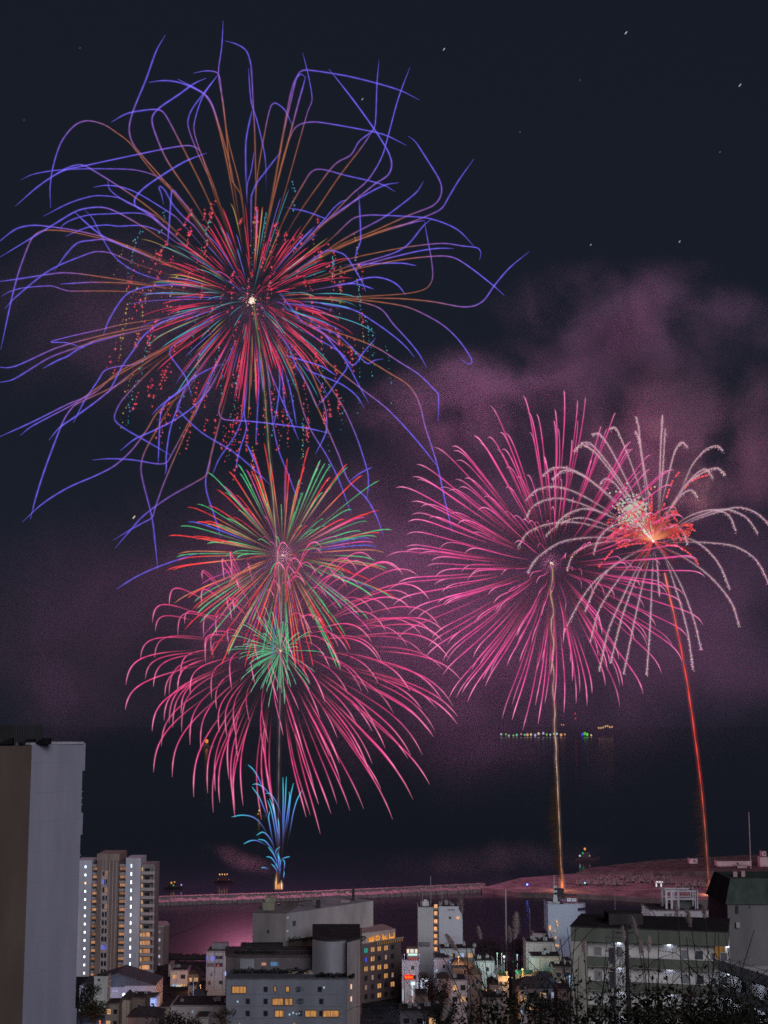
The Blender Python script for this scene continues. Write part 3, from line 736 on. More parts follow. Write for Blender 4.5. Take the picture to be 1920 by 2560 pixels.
# ------------------------------------------------------------------ town
class Fc:
    """a facade running from A to B (left to right as seen), used to hang windows, doors and slabs on"""
    cache = {}
    def __init__(s, root, A, B):
        s.root = root; s.A = Vector((A[0], A[1], 0)); d = Vector((B[0], B[1], 0)) - s.A; s.L = d.length; s.u = d.normalized()
        s.n = Vector((s.u.y, -s.u.x, 0)); s.rz = math.atan2(s.u.y, s.u.x)
    def hit(s, px, py):
        x = (px - 960) / F; v = (1280 - py) / F; d = Vector((x, CP - v * SP, SP + v * CP))
        t = (s.A - CAM).dot(s.n) / d.dot(s.n); p = CAM + d * t
        return (p - s.A).dot(s.u), p.z
    def box(s, u, z, w, h, mat, name='window', proud=.06, back=.12, parent=None, label=None, framew=0, frame=None):
        """box centred at u, sill height z"""
        key = (round(w, 2), round(h, 2), round(proud, 2), round(back, 2), mat.name)
        me = Fc.cache.get(key)
        if me is None:
            mb = MB(); mb.box(-w / 2, w / 2, -proud, back, 0, h); o = mb.build(name, mat); me = o.data; bpy.data.objects.remove(o); Fc.cache[key] = me
        p = s.A + s.u * u; par = parent or s.root
        o = link(name, me, par, Vector((p.x, p.y, z)) - s.root.location, (0, 0, s.rz))
        if label: o['label'] = label
        if frame:
            fk = ('f',) + key + (frame.name, framew); fm = Fc.cache.get(fk)
            if fm is None:
                mb = MB(); a = framew
                for b in ((-w/2 - a, w/2 + a, -a, 0), (-w/2 - a, w/2 + a, h, h + a), (-w/2 - a, -w/2, 0, h), (w/2, w/2 + a, 0, h)): mb.box(b[0], b[1], -proud - .05, back, b[2], b[3])
                if w > 1.5:
                    mb.box(-a * .4, a * .4, -proud - .03, -proud + .01, .01, h - .01)
                f = mb.build('window_frame', frame); fm = f.data; bpy.data.objects.remove(f); Fc.cache[fk] = fm
            link('window_frame', fm, o)
        return o
    def px(s, x0, y0, x1, y1, mat, name='window', **k):
        ym, xm = (y0 + y1) / 2, (x0 + x1) / 2
        u0, u1 = s.hit(x0, ym)[0], s.hit(x1, ym)[0]; z1, z0 = s.hit(xm, y0)[1], s.hit(xm, y1)[1]
        return s.box((u0 + u1) / 2, z0, abs(u1 - u0), abs(z1 - z0), mat, name, **k)
def part(root, name, mat, mb, parent=None):
    o = mb.build(name, mat, parent or root, loc=-root.location if parent is None else (0, 0, 0)); return o
def root_at(name, label, cat, px, Y, z, group=None): return thing(name, label, cat, (xat(px, Y, z), Y, z), group)
WARM, WARM2, COOL, PALEW = lin(236, 170, 104), lin(206, 148, 110), lin(170, 190, 235), lin(178, 172, 190)
def gl(rgb, s=1.0): return glow(rgb, s, 'lit_window', True)
GREY = (.40, .40, .45); WHITE = (.52, .52, .55); BROWN = (.20, .165, .16); DARK = (.05, .05, .055); BEIGE = (.40, .34, .32); SLAT = (.24, .26, .30)
FRM = None
def left_tower():
    Y0, Y1 = 150.0, 157.5; zt = zat(1862, Y0); z0 = ground(-35, 150) - 1
    xc, xr = xat(80, Y0, zt), xat(208, Y1, zt)
    r = root_at('apartment_tower', 'tall pale grey windowless tower with brown side at the left edge', 'building', 80, Y0, z0)
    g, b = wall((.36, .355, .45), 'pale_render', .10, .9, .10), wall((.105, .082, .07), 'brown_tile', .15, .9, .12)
    A, B_ = Vector((xc, Y0)), Vector((xr, Y1)); u = (B_ - A).normalized(); n = Vector((-u.y, u.x))
    mb = MB(); mb.prism([(A.x, A.y), (B_.x, B_.y), (B_.x - 9, B_.y + 8), (A.x - 9, A.y + 9)], z0, zt); part(r, 'wall', g, mb)
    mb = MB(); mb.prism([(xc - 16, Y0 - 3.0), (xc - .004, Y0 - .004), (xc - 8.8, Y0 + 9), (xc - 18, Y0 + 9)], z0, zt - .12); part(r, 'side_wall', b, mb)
    mb = MB(); mb.prism([(A.x - .1, A.y - .15), (B_.x + .1, B_.y - .15), (B_.x - 9, B_.y + 8.2), (A.x - 9, A.y + 9.2)], zt + .002, zt + .22); part(r, 'roof_edge', wall((.5, .48, .55), 'coping'), mb)
    # balcony end walls stepping out at the right-hand edge
    ed = wall((.35, .345, .44), 'pale_render', .10, .9, .07)
    for ya, yb, out in ((1858, 1927, .42), (2032, 2087, .32), (2087, 2418, -.0), (2522, 2600, .25)):
        if out <= 0: continue
        za, zb = zat(ya, Y1), zat(yb, Y1); p = B_ + u * .003
        mb = MB(); mb.prism([(p.x, p.y), (p.x + u.x * out, p.y + u.y * out), (p.x + u.x * out - 3, p.y + u.y * out + 3), (p.x - 3, p.y + 3)], zb, za); part(r, 'balcony_wall', ed, mb)
    for yy in (1980, 1997, 2013, 2140):
        z = zat(yy, Y1); mb = MB(); p = B_ + u * .003; mb.prism([(p.x, p.y), (p.x + u.x * .18, p.y + u.y * .18), (p.x + u.x * .18 - 2, p.y + u.y * .18 + 2), (p.x - 2, p.y + 2)], z, z + .12); part(r, 'ledge', ed, mb)
    # shallow floor joints
    jm = wall((.34, .34, .41), 'joint_mortar'); f = Fc(r, A, B_)
    for k in range(13):
        z = zt - 1.9 - 3.0 * k
        if z > z0: f.box(f.L / 2, z, f.L - .1, .035, jm, 'floor_joint', proud=.012, back=.05)
    # roof plant screen
    mb = MB(); zs = zat(1812, 153); n_ = 30
    for i in range(n_):
        x = xat(-25 + 130 * i / n_, 152, zt); mb.box(x, x + .12, 151.8, 152.0, zt + .1, zs)
    mb.box(xat(-30, 152, zt), xat(106, 152, zt), 152.05, 152.1, zt + .25, zs - .3)
    part(r, 'plant_screen', wall((.045, .045, .05), 'dark_louvre'), mb)
    mb = MB(); q = random.Random(4)
    for i in range(16):
        x = xat(q.uniform(-20, 115), 150.6, zt); h = q.uniform(.2, .75); mb.box(x, x + q.uniform(.3, .9), 150.4 + i * .02, 151.2 + i * .02, zt + .05, zt + h)
    part(r, 'roof_equipment', wall((.015, .015, .018), 'black_plant'), mb)
def tower_two():
    Y = 520.0; z0 = ground(0, Y) - .5
    r = root_at('apartment_tower', 'fifteen storey apartment tower with columns of bright landing lamps', 'building', 290, Y, z0)
    G, Bn, Wm = wall((.40, .41, .47), 'grey_render', .06), wall((.20, .155, .145), 'brown_tile', .06), wall((.46, .44, .45), 'white_render', .06)
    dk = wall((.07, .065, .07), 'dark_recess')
    def col(px0, px1, ptop, y0, dep, mat, name='wall', pbot=None):
        zt = zat(ptop, y0); mb = MB(); x0, x1 = xat(px0, y0, zt), xat(px1, y0, zt)
        mb.prism([(x0, y0), (x1, y0), (x1, y0 + dep), (x0, y0 + dep)], z0 if pbot is None else zat(pbot, y0), zt); part(r, name, mat, mb); return Fc(r, (x0, y0), (x1, y0)), zt
    fa, za = col(188, 230.5, 2151, Y, 12, G)
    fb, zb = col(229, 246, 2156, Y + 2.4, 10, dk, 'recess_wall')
    fc, zc = col(244, 298, 2135, Y - .6, 14, Bn)
    col(243, 299, 2134.4, Y - .8, 14.4, wall((.24, .2, .18), 'parapet'), 'parapet', 2152)
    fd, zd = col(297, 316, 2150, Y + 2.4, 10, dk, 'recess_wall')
    fe, ze = col(315, 352.5, 2145, Y, 12, G)
    ff, zf = col(351, 386, 2161, Y + 2.5, 12, wall((.22, .2, .2), 'balcony_back', .08), 'recess_wall')
    H = 20.45; lamp = glow((1.0, 1.15, 1.3), 2.6, 'landing_lamp'); lamp2 = glow((1.3, .8, .45), 1.6, 'warm_lamp')
    halo = wall((.5, .52, .56), 'lamp_niche')
    for k in range(14):
        y = 2167 + k * H
        a = fa.px(212.3 - k * .28, y - 2.6, 215.6 - k * .28, y + 2.6, lamp2 if k == 2 else lamp, 'landing_lamp')
        b = fe.px(327.3 - k * .3, y - 6.5, 329.9 - k * .3, y + 1.5, lamp if k % 3 else glow((.8, 1.1, 1.3), 2.0, 'landing_lamp'), 'landing_lamp')
        for f_, x0, x1 in ((fb, 230.5, 243.5), (fd, 298.5, 314)):
            x0 -= k * .32; x1 -= k * .32
            f_.px(x0, y + 1, x1, y + 8, glow(WARM2, random.Random(k * 7 + int(x0)).choice((.35, .5, .7, .85)), 'lit_window', True), 'window')
            # balcony rail in front of each recess
            ff_ = Fc(r, (f_.A.x, f_.A.y - 1.4), ((f_.A + f_.u * f_.L).x, f_.A.y - 1.4)); ff_.px(x0, y - 6.5, x1, y - .4, wall((.30, .30, .33), 'rail_panel', .06), 'balcony', proud=.1, back=.5)
    # brown slab: window strip, vertical fins
    for x in (253.6, 261.5, 270.5, 279.5, 288):
        fc.px(x - .5, 2152, x + .5, 2452, Wm, 'fin', proud=.25)
    q = random.Random(3)
    for k in range(14):
        y = 2178 + k * H; warm = k in (0, 2, 4)
        for j, (x0, x1) in enumerate(((254.3, 261), (262.2, 268.6))):
            x0 -= k * .25; x1 -= k * .25
            m = gl(lin(120, 120, 225), .8) if (k == 9) or (k == 1 and j == 0) else glow(WARM2, .55, 'lit_window', True) if warm and j else glass()
            fc.px(x0, y, x1, y + 12, m, 'window', frame=Wm, framew=.16)
        fc.px(253.5 - k * .25, y + 14.5, 269.5 - k * .25, y + 18, wall((.40, .34, .31), 'balcony_front') if not warm else wall((.55, .42, .36), 'balcony_front_pink'), 'balcony', proud=.5)
    # right-hand balconies
    for k in range(14):
        y = 2168 + k * H; x0, x1 = 353 - k * .3, 385.5 - k * .3
        fs = Fc(r, (ff.A.x, ff.A.y - 2.2), ((ff.A + ff.u * ff.L).x, ff.A.y - 2.2))
        fs.px(x0, y + 10.5, x1 + 2.2, y + 18.2, wall((.36, .33, .34), 'balcony_front', .06), 'balcony', proud=.1, back=.35)
        fs.px(x1 - 2.0, y - 2, x1 + .5, y + 10.4, wall((.30, .28, .29), 'pier'), 'pier', proud=.0, back=2.0)
        ff.px(x0 + .4, y + .5, x0 + 4.2, y + 9.8, glow(lin(226, 176, 128), .8, 'lit_window', True), 'window', proud=.3)
        if k > 7: ff.px(x0 + 6, y - .5, x0 + 24, y + 9.8, glow(lin(226, 160, 116), (.8, .75, .55, .35, .9, .9)[k - 8], 'lit_window', True), 'window', proud=.2)
        else: ff.px(x0 + 9, y + 2.5, x0 + 22, y + 9.8, glass(), 'window', proud=.2)
def annex():
    Y = 545.0; z0 = ground(0, Y) - .5; zt = zat(2318, Y)
    r = root_at('apartment_block', 'narrow brown block with two columns of small windows beside the lamp-lit tower', 'building', 400, Y, z0)
    mb = MB(); x0, x1, x2 = xat(370, Y, zt), xat(409, Y, zt), xat(422, Y + 4, zt)
    mb.prism([(x0, Y), (x1, Y), (x2, Y + 5), (x2 - 2, Y + 12), (x0, Y + 12)], z0, zt); part(r, 'wall', wall((.19, .155, .15), 'brown_tile', .07), mb)
    mb = MB(); mb.prism([(x0, Y - .2), (x1 + .1, Y - .2), (x2 + .1, Y + 5), (x2 - 2, Y + 12.2), (x0, Y + 12.2)], zt + .002, zt + .6); part(r, 'parapet', wall((.3, .27, .28), 'coping'), mb)
    f = Fc(r, (x0, Y), (x1, Y))
    for k in range(8):
        for j in (0, 1):
            y = 2329 + k * 20.6; x = 388.5 + j * 10.6 - k * .3; s = .9 if (k, j) in ((1, 1), (3, 1)) else .28
            f.px(x - 2, y - 3.5, x + 2, y + 4, glow(lin(190, 185, 215), s, 'lit_window', False), 'window')
def simple(name, label, px0, px1, ptop, Y, dep, mat, zb=None, slope=0, roof=None, rmat=None, cat='building', group=None, par=.5, skew=0):
    """a plain block: wall, roof slab with parapet; returns root, front facade, top"""
    zt = zat(ptop, Y); zb = ground(0, Y) - .6 if zb is None else zb
    r = root_at(name, label, cat, (px0 + px1) / 2, Y, zb, group)
    zm = (zt + zb) / 2; x0, x1 = xat(px0, Y, zm), xat(px1, Y + skew, zm)
    A, B_ = (x0, Y), (x1, Y + skew); k = (B_[1] - A[1]) / (x1 - x0); ox, oy = -k * dep * .9, dep
    mb = MB(); mb.prism([A, B_, (B_[0] + ox, B_[1] + oy), (A[0] + ox, A[1] + oy)], zb, zt); part(r, 'wall', mat, mb)
    e = .15
    if roof == 'gable':
        mb = MB(); h = par; mx, my = (A[0] + B_[0]) / 2, (A[1] + B_[1]) / 2
        mb.add([(A[0]-e, A[1]-e, zt), (B_[0]+e, B_[1]-e, zt), (B_[0]+ox+e, B_[1]+oy+e, zt), (A[0]+ox-e, A[1]+oy+e, zt), (mx, my - e, zt + h), (mx + ox, my + oy + e, zt + h)], [(0,1,4), (1,2,5,4), (2,3,5), (3,0,4,5), (3,2,1,0)])
        part(r, 'roof', rmat, mb)
    elif roof == 'hip':
        mb = MB(); h = par; q = .28
        mb.add([(A[0]-.4, A[1]-.4, zt), (B_[0]+.4, B_[1]-.4, zt), (B_[0]+ox+.4, B_[1]+oy+.4, zt), (A[0]+ox-.4, A[1]+oy+.4, zt),
                (A[0]+(B_[0]-A[0])*q+ox*.5, A[1]+oy*.5, zt+h), (A[0]+(B_[0]-A[0])*(1-q)+ox*.5, B_[1]+oy*.5, zt+h)], [(0,1,5,4), (1,2,5), (2,3,4,5), (3,0,4), (3,2,1,0)])
        part(r, 'roof', rmat, mb)
    else:
        mb = MB(); mb.prism([(A[0]-e, A[1]-e), (B_[0]+e, B_[1]-e), (B_[0]+ox+e, B_[1]+oy), (A[0]+ox-e, A[1]+oy)], zt + .002, zt + par)
        part(r, 'parapet', rmat or mat, mb)
        mb = MB(); q = .35; mb.prism([(A[0]+q, A[1]+q), (B_[0]-q, B_[1]+q), (B_[0]+ox-q, B_[1]+oy-q), (A[0]+ox+q, A[1]+oy-q)], zt + par - .1, zt + par + .01); part(r, 'roof', wall((.055, .05, .055), 'roof_felt', .1), mb)
    return r, Fc(r, A, B_), zt
def roofbits(r, px0, px1, Y, zt, n, seed, mat=None):
    q = random.Random(seed)
    for i in range(n):
        x = xat(q.uniform(px0, px1), Y + 3, zt); y = Y + q.uniform(2, 6); w, h = q.uniform(.5, 1.4), q.uniform(.5, 1.5)
        mb = MB(); mb.box(x, x + w, y, y + w * .8, zt + .3, zt + .3 + h); mb.box(x + w * .3, x + w * .4, y, y + .1, zt + .3, zt + h + .8)
        part(r, 'rooftop_unit', mat or wall((.28, .28, .30), 'galvanised_plant'), mb)
def hotel():
    # curved-corner hotel in the middle foreground
    z0 = ground(-20, 360) - 2
    r = root_at('hotel_building', 'big grey hotel with curved wall, rooftop hedges and orange lit rooms', 'hotel', 720, 365, z0)
    blue = wall((.215, .23, .275), 'blue_grey_render', .09, .9, .12); rib = wall((.20, .185, .185), 'ribbed_cladding', .12); sm = wall((.30, .295, .325), 'smooth_render', .09); cv = wall((.36, .355, .40), 'curved_render', .09); bei = wall((.37, .325, .33), 'beige_render', .09)
    blk = wall((.05, .046, .05), 'roof_felt', .1); hd = wall((.03, .035, .03), 'hedge_leaf', .8, .9, .4, False)
    def pr(foot, ptop, Yt, mat, name, pbot=None, zt2=None):
        zt = zat(ptop, Yt); mb = MB(); mb.prism([(xat(px, Y, zt), Y) for px, Y in foot], z0 if pbot is None else zat(pbot, Yt), zt); part(r, name, mat, mb); return zt
    # front block
    Y = 362.0
    zt = pr([(566, Y), (858, Y), (872, Y + 1.5), (872, Y + 34), (566, Y + 34)], 2449, Y, blue, 'wall')
    mb = MB(); mb.prism([(xat(565, Y, zt), Y - .15), (xat(859, Y, zt), Y - .15), (xat(873, Y, zt), Y + 1.5), (xat(873, Y, zt), Y + 30), (xat(565, Y, zt), Y + 30)], zt + .002, zt + .3); part(r, 'parapet', wall((.13, .13, .15), 'coping'), mb)
    f = Fc(r, (xat(566, Y, zt - 8), Y), (xat(858, Y, zt - 8), Y))
    T = lambda x: 540 + x / 3.318
    V = lambda y: 2180 + y / 3.318
    fr = wall((.10, .075, .06), 'window_frame_brown')
    O1 = glow(lin(240, 170, 100), .62, 'lit_window', True)
    lit = [(135, 950, 248, 1003), (470, 1050, 556, 1102), (575, 1050, 632, 1102), (490, 1150, 560, 1200), (742, 1150, 832, 1200), (885, 1150, 1016, 1200), (484, 950, 496, 990), (582, 952, 604, 992)]
    for a in lit: f.px(T(a[0]), V(a[1]), T(a[2]), V(a[3]), O1, 'window', frame=fr, framew=.16)
    for (x, y) in ((180, 1075), (896, 958), (610, 1182), (640, 1168), (668, 1178), (690, 1172)): f.px(T(x - 6), V(y - 7), T(x + 6), V(y + 7), glow(lin(190, 225, 245), .75, 'lit_window'), 'window')
    for i, y in enumerate((950, 1050, 1150)):
        for x in (262, 410, 700, 872) if i else (410, 680, 860):
            f.px(T(x - 14), V(y + 2), T(x + 18), V(y + 44), glass(), 'window', frame=wall((.15, .15, .17), 'dim_frame'), framew=.08)
        f.px(T(660), V(y + 4), T(730), V(y + 40), gl(lin(120, 130, 150), .25), 'window')
        f.px(T(80), V(y + 62), T(1050), V(y + 66), wall((.20, .21, .25), 'string_course'), 'string_course', proud=.1)
    for x in (195, 650): f.px(T(x - 4), V(1252), T(x + 4), V(1275), O1, 'window')
    # beige stair tower on the right
    zs = pr([(868, Y + .8), (900.5, Y + 6), (898, Y + 30), (866, Y + 30)], 2352, Y + 3, bei, 'stair_tower')
    f2 = Fc(r, (xat(868, Y, zs - 10), Y + .8), (xat(900.5, Y + 6, zs - 10), Y + 6))
    for y in (950, 1052): f2.px(T(1117), V(y - 18), T(1126), V(y + 20), glow(lin(250, 205, 180), 1.0, 'lit_window'), 'window')
    f2.px(T(1170), V(600), T(1174), V(1262), wall((.28, .25, .26), 'downpipe'), 'downpipe', proud=.15)
    # curved wall
    pts = []; n = 14
    for i in range(n + 1):
        t = i / n; px = 781 + (868.5 - 781) * t; yy = Y + 11 - 9 * math.sin(math.pi * (.16 + .6 * t)); pts.append((px, yy))
    zt2 = zat(2352, Y + 3); mb = MB(); mb.prism([(xat(px, yy, zt2), yy) for px, yy in pts] + [(xat(868, Y + 26, zt2), Y + 26), (xat(781, Y + 26, zt2), Y + 26)], zt - .5, zt2); o = part(r, 'curved_wall', cv, mb)
    mb = MB(); mb.prism([(xat(px, yy, zt2), yy - .2) for px, yy in pts] + [(xat(868.2, Y + .5, zt2), Y + .5), (xat(900.8, Y + 5.8, zt2), Y + 5.8), (xat(900, Y + 30.2, zt2), Y + 30.2), (xat(781, Y + 30.2, zt2), Y + 30.2)], max(zt2, zs) + .003, max(zt2, zs) + .4); part(r, 'curved_parapet', blk, mb)
    # set-back storey with lit windows
    Y3 = Y + 12; z3 = pr([(566, Y3 + 2), (600, Y3), (781, Y3), (781, Y3 + 14), (566, Y3 + 14)], 2392, Y3, wall((.16, .145, .155), 'set_back_render', .1), 'set_back_storey', 2452)
    f3 = Fc(r, (xat(600, Y3, z3), Y3), (xat(781, Y3, z3), Y3))
    f3.px(T(200), V(722), T(318), V(800), wall((.27, .285, .32), 'pale_panel'), 'panel', proud=.2)
    f3.px(T(378), V(752), T(416), V(774), glow(lin(226, 160, 130), .8, 'lit_window', True), 'window'); f3.px(T(452), V(746), T(520), V(778), glow(lin(90, 130, 170), .7, 'lit_window', True), 'window')
    mb = MB(); mb.prism([(xat(x, yv, z3), yv) for x, yv in ((563, Y3 + 1.5), (599, Y3 - .4), (783, Y3 - .4), (783, Y3 + 14), (563, Y3 + 14))], z3 + .002, z3 + .5); part(r, 'set_back_parapet', wall((.09, .075, .08), 'dark_coping'), mb)
    mb = MB()
    for i in range(26):
        x = xat(600 + 181 * i / 25, Y3, z3); mb.box(x, x + .05, Y3 - .2, Y3 - .15, z3 + .5, z3 + 1.5)
    mb.box(xat(600, Y3, z3), xat(781, Y3, z3), Y3 - .2, Y3 - .14, z3 + 1.5, z3 + 1.57); part(r, 'roof_railing', wall((.1, .09, .09), 'rail_steel'), mb)
    # ribbed and smooth upper block, turned
    Y4, Y5 = 392.0, 420.0; zt4 = zat(2284, Y4)
    L_, C_, R_2 = (xat(632, Y4 + 1, zt4), Y4 + 1), (xat(715, Y4, zt4), Y4), (xat(933, Y5, zt4), Y5)
    zb = zat(2400, Y4)
    mb = MB(); mb.prism([L_, C_, (C_[0] + 3, C_[1] + 20), (L_[0], L_[1] + 20)], z0 + 4, zt4)
    part(r, 'ribbed_wall', rib, mb)
    fr_ = Fc(r, L_, C_)
    mb = MB(); k = 30
    for i in range(k):
        x = L_[0] + (C_[0] - L_[0]) * (i + .5) / k; mb.box(x - .07, x + .07, Y4 + .6 - .0 + (1 - i / k) * .4, Y4 + 1.2, zt4 - 9.2, zt4 - .05)
    part(r, 'ribs', wall((.27, .25, .25), 'rib_metal'), mb)
    fr_.px(T(425), V(480), T(440), V(508), wall((.03, .03, .03), 'black_vent'), 'vent')
    mb = MB(); mb.prism([(C_[0] + .01, C_[1] + .006), R_2, (R_2[0] - 10, R_2[1] + 14), (C_[0] + .01, C_[1] + 19)], zat(2352, Y4), zt4 - .01); part(r, 'upper_wall', sm, mb)
    fs = Fc(r, C_, R_2)
    fs.px(T(636), V(405), T(660), V(448), glass(), 'window'); fs.px(T(584), V(370), T(604), V(388), glow(lin(150, 140, 160), .6, 'lit_window'), 'lamp'); fs.px(T(584), V(484), T(600), V(497), glow(lin(170, 160, 170), .7, 'lit_window'), 'lamp')
    # dark undercroft beneath it
    mb = MB(); mb.prism([(xat(712, Y4 + 2, 30), Y4 + 2), (xat(905, Y5 - 4, 30), Y5 - 4), (xat(905, Y5 + 8, 30), Y5 + 8), (xat(712, Y4 + 20, 30), Y4 + 20)], z0 + 4, zat(2351, Y4)); part(r, 'undercroft_wall', wall((.075, .062, .062), 'dark_brown'), mb)
    # rooftop pieces
    mb = MB(); x = xat(672, Y4 + 8, zt4); mb.box(x - 1.6, x + 1.6, Y4 + 7, Y4 + 11, zt4, zt4 + 2.0); mb.box(x - 1.0, x + 1.9, Y4 + 8, Y4 + 10, zt4 + 2, zt4 + 3.2); part(r, 'lift_house', wall((.27, .26, .2), 'cream_render'), mb)
    for a, b, dy, h, m in ((758, 780, 14, 1.6, (.12, .11, .12)), (790, 800, 12, 1.9, (.05, .05, .05)), (852, 874, 24, .6, (.42, .30, .31)), (880, 886, 28, 4.4, (.05, .04, .045)), (700, 742, 16, 1.0, (.10, .08, .08))):
        mb = MB(); mb.box(xat(a, Y4 + dy, zt4), xat(b, Y4 + dy, zt4), Y4 + dy, Y4 + dy + 2, zt4, zt4 + h); part(r, 'rooftop_unit', wall(m, 'roof_plant'), mb)
    mb = MB(); zz = zat(2371, 386); mb.box(xat(600, 386, zz), xat(668, 386, zz), 386, 388, z0 + 6, zz); part(r, 'roof_wall', wall((.22, .2, .2), 'roof_wall'), mb)
    mb = MB(); zz = zat(2357, 390); mb.box(xat(602, 389, zz), xat(706, 389, zz), 389, 391, z0 + 6, zz); part(r, 'roof_hoarding', wall((.03, .03, .032), 'black_cladding'), mb)
    # rooftop hedges of many leaves
    q = random.Random(12)
    for a, b, y0, zz, hh in ((585, 775, Y + 7, zt + .3, 1.7), (790, 886, Y + 1.8, zt + .2, 1.4), (720, 915, Y4 - 8, zat(2352, Y4 - 8) - .2, 1.7), (588, 690, Y3 + 3, z3 + .4, 1.0)):
        mb = MB()
        for i in range(700):
            px = q.uniform(a, b); h = hh * q.random() * (.65 + .5 * mnoise.noise(Vector((px * .06, 3, 0)))); p = Vector((xat(px, y0, zz), y0 + q.gauss(0, .5), zz + h)); s = q.uniform(.12, .3)
            d1 = Vector((q.gauss(0, 1), q.gauss(0, 1), q.gauss(0, 1))).normalized() * s; d2 = Vector((q.gauss(0, 1), q.gauss(0, 1), q.gauss(0, 1))).normalized() * s
            mb.add([p - d1, p + d2, p + d1, p - d2], [(0, 1, 2, 3)])
        part(r, 'hedge', hd, mb)
    for x in (632, 772):
        mb = MB(); p = at(540 + x / 3.318 + (0 if x > 700 else 0), V(836 if x < 700 else 828), Y + 6); mb.prism([(p.x - 1.3, p.y), (p.x + 1.5, p.y), (p.x + 1.2, p.y + 2), (p.x - .9, p.y + 2)], p.z - .9, [p.z - .5, p.z - .5, p.z + .2, p.z + .2]); part(r, 'roof_canopy', wall((.45, .38, .3), 'cream_canvas'), mb)
def brown_hotel():
    Y = 468.0; YR = 480.0; z0 = ground(0, Y) - 1
    r = root_at('hotel_building', 'dark brown hotel wing with gold letters and rows of orange windows', 'hotel', 950, Y, z0)
    T = lambda x: 540 + x / 3.318
    V = lambda y: 2180 + y / 3.318
    zl = zat(V(520), Y); A, B_ = (xat(899, Y, zl - 8), Y), (xat(1002, YR, zl - 8), YR)
    bw = wall((.115, .085, .085), 'brown_tile', .07, .9, .15); zt = zat(V(600), Y)
    mb = MB(); mb.prism([A, B_, (B_[0] - 4, B_[1] + 14), (A[0] - 4, A[1] + 14)], z0, zt); part(r, 'wall', bw, mb)
    f = Fc(r, A, B_); up = wall((.30, .25, .235), 'sign_wall', .08)
    k = (T(1488) - 899) / (1002 - 899); C_ = (A[0] + (B_[0] - A[0]) * k, A[1] + (B_[1] - A[1]) * k)
    mb = MB(); mb.prism([(A[0] + .1, A[1] + .4), (C_[0], C_[1] + .4), (C_[0] - 4, C_[1] + 12), (A[0] - 3, A[1] + 12)], zt + .002, zl); part(r, 'sign_wall', up, mb)
    mb = MB(); mb.prism([(A[0] + .1, A[1] + .25), (C_[0] + .1, C_[1] + .25), (C_[0] - 4, C_[1] + 12), (A[0] - 3, A[1] + 12)], zl + .003, zl + .3); part(r, 'roof_edge', wall((.34, .28, .27), 'coping'), mb)
    # gold letters built of strokes
    LT = glow(lin(248, 160, 62), 1.05, 'gold_letter')
    strokes = {'幻': [(1262, 545, 1268, 572), (1262, 568, 1305, 573), (1275, 540, 1280, 566), (1288, 536, 1293, 566), (1278, 552, 1300, 556), (1301, 534, 1306, 572)],
               'D': [(1318, 530, 1324, 566), (1318, 530, 1346, 535), (1318, 561, 1348, 566), (1346, 535, 1352, 561), (1332, 544, 1340, 550)],
               'L': [(1374, 518, 1381, 556), (1374, 538, 1400, 543), (1374, 552, 1418, 557), (1398, 526, 1404, 540)],
               'U': [(1428, 512, 1435, 544), (1428, 540, 1474, 546), (1467, 504, 1474, 542)]}
    for n, ss_ in strokes.items():
        mb = MB()
        for a in ss_:
            u0, z1 = f.hit(T(a[0]), V(a[1])); u1, z0_ = f.hit(T(a[2]), V(a[3])); p, q_ = f.A + f.u * u0, f.A + f.u * u1
            p -= f.n * -.35; q_ -= f.n * -.35
            mb.prism([(p.x, p.y), (q_.x, q_.y), (q_.x, q_.y + .2), (p.x, p.y + .2)], z0_, z1)
        part(r, 'sign_letter', LT, mb)
    bm_ = MB()
    for i in range(12):
        x = 1322 + i * 18.6; y = 582 - i * 3.1
        u0, z1 = f.hit(T(x), V(y)); u1, zb_ = f.hit(T(x + 4), V(y + 22)); p = f.A + f.u * u0 + f.n * .8
        bm_.box(p.x, p.x + .28, p.y, p.y + .2, zb_, z1)
    part(r, 'lit_brackets', glow(lin(176, 128, 70), .55, 'lit_bracket'), bm_)
    u0, z1 = f.hit(T(1300), V(580)); p0 = f.A + f.u * u0 + f.n * .8; u1, _ = f.hit(T(1545), V(540)); p1 = f.A + f.u * u1 + f.n * .8
    mb = MB(); mb.prism([(p0.x, p0.y), (p1.x, p1.y), (p1.x, p1.y + .9), (p0.x, p0.y + .9)], zt + .3, zt + .55); part(r, 'canopy', up, mb)
    W1 = glow(lin(245, 180, 115), .66, 'lit_window', True); W2 = glow(lin(214, 176, 150), .55, 'lit_window', True); fr = wall((.10, .07, .06), 'brown_frame')
    rows = [(655, 'caWWW.'), (738, 'b.W.w.'), (815, '.WWWW.'), (880, '.w.wWw'), (955, '.w.W.W'), (1030, '.d.W..'), (1095, '.ddd.W'), (1130, '.Www..')]
    for j, (y, pat) in enumerate(rows):
        yb = (655, 738, 815, 880, 955, 1030, 1105, 1180)[j]
        for i in range(5):
            x = 1243 + i * 55; yy = 655 + j * 77 - i * 7 - 6
            c = ['t.'[0:1], 'W', 'W', 'W', '.'][i] if j == 0 else {1: 'bW.w.', 2: 'WWWW.', 3: '.w.Ww', 4: 'w.W.W', 5: '..W..', 6: '....W', 7: 'wddd.'}[j][i]
            m = {'W': W1, 'w': W2, 't': glow(lin(60, 170, 165), .8, 'lit_window', True), 'b': glow(lin(70, 80, 220), .9, 'lit_window'), 'd': gl(lin(120, 110, 120), .35), '.': glass()}[c]
            wd = 15 if c in 'Wt' else 8 if c in 'wb' else 12
            f.px(T(x - wd), V(yy - 18), T(x + wd), V(yy + 20), m, 'window', frame=fr, framew=.12)
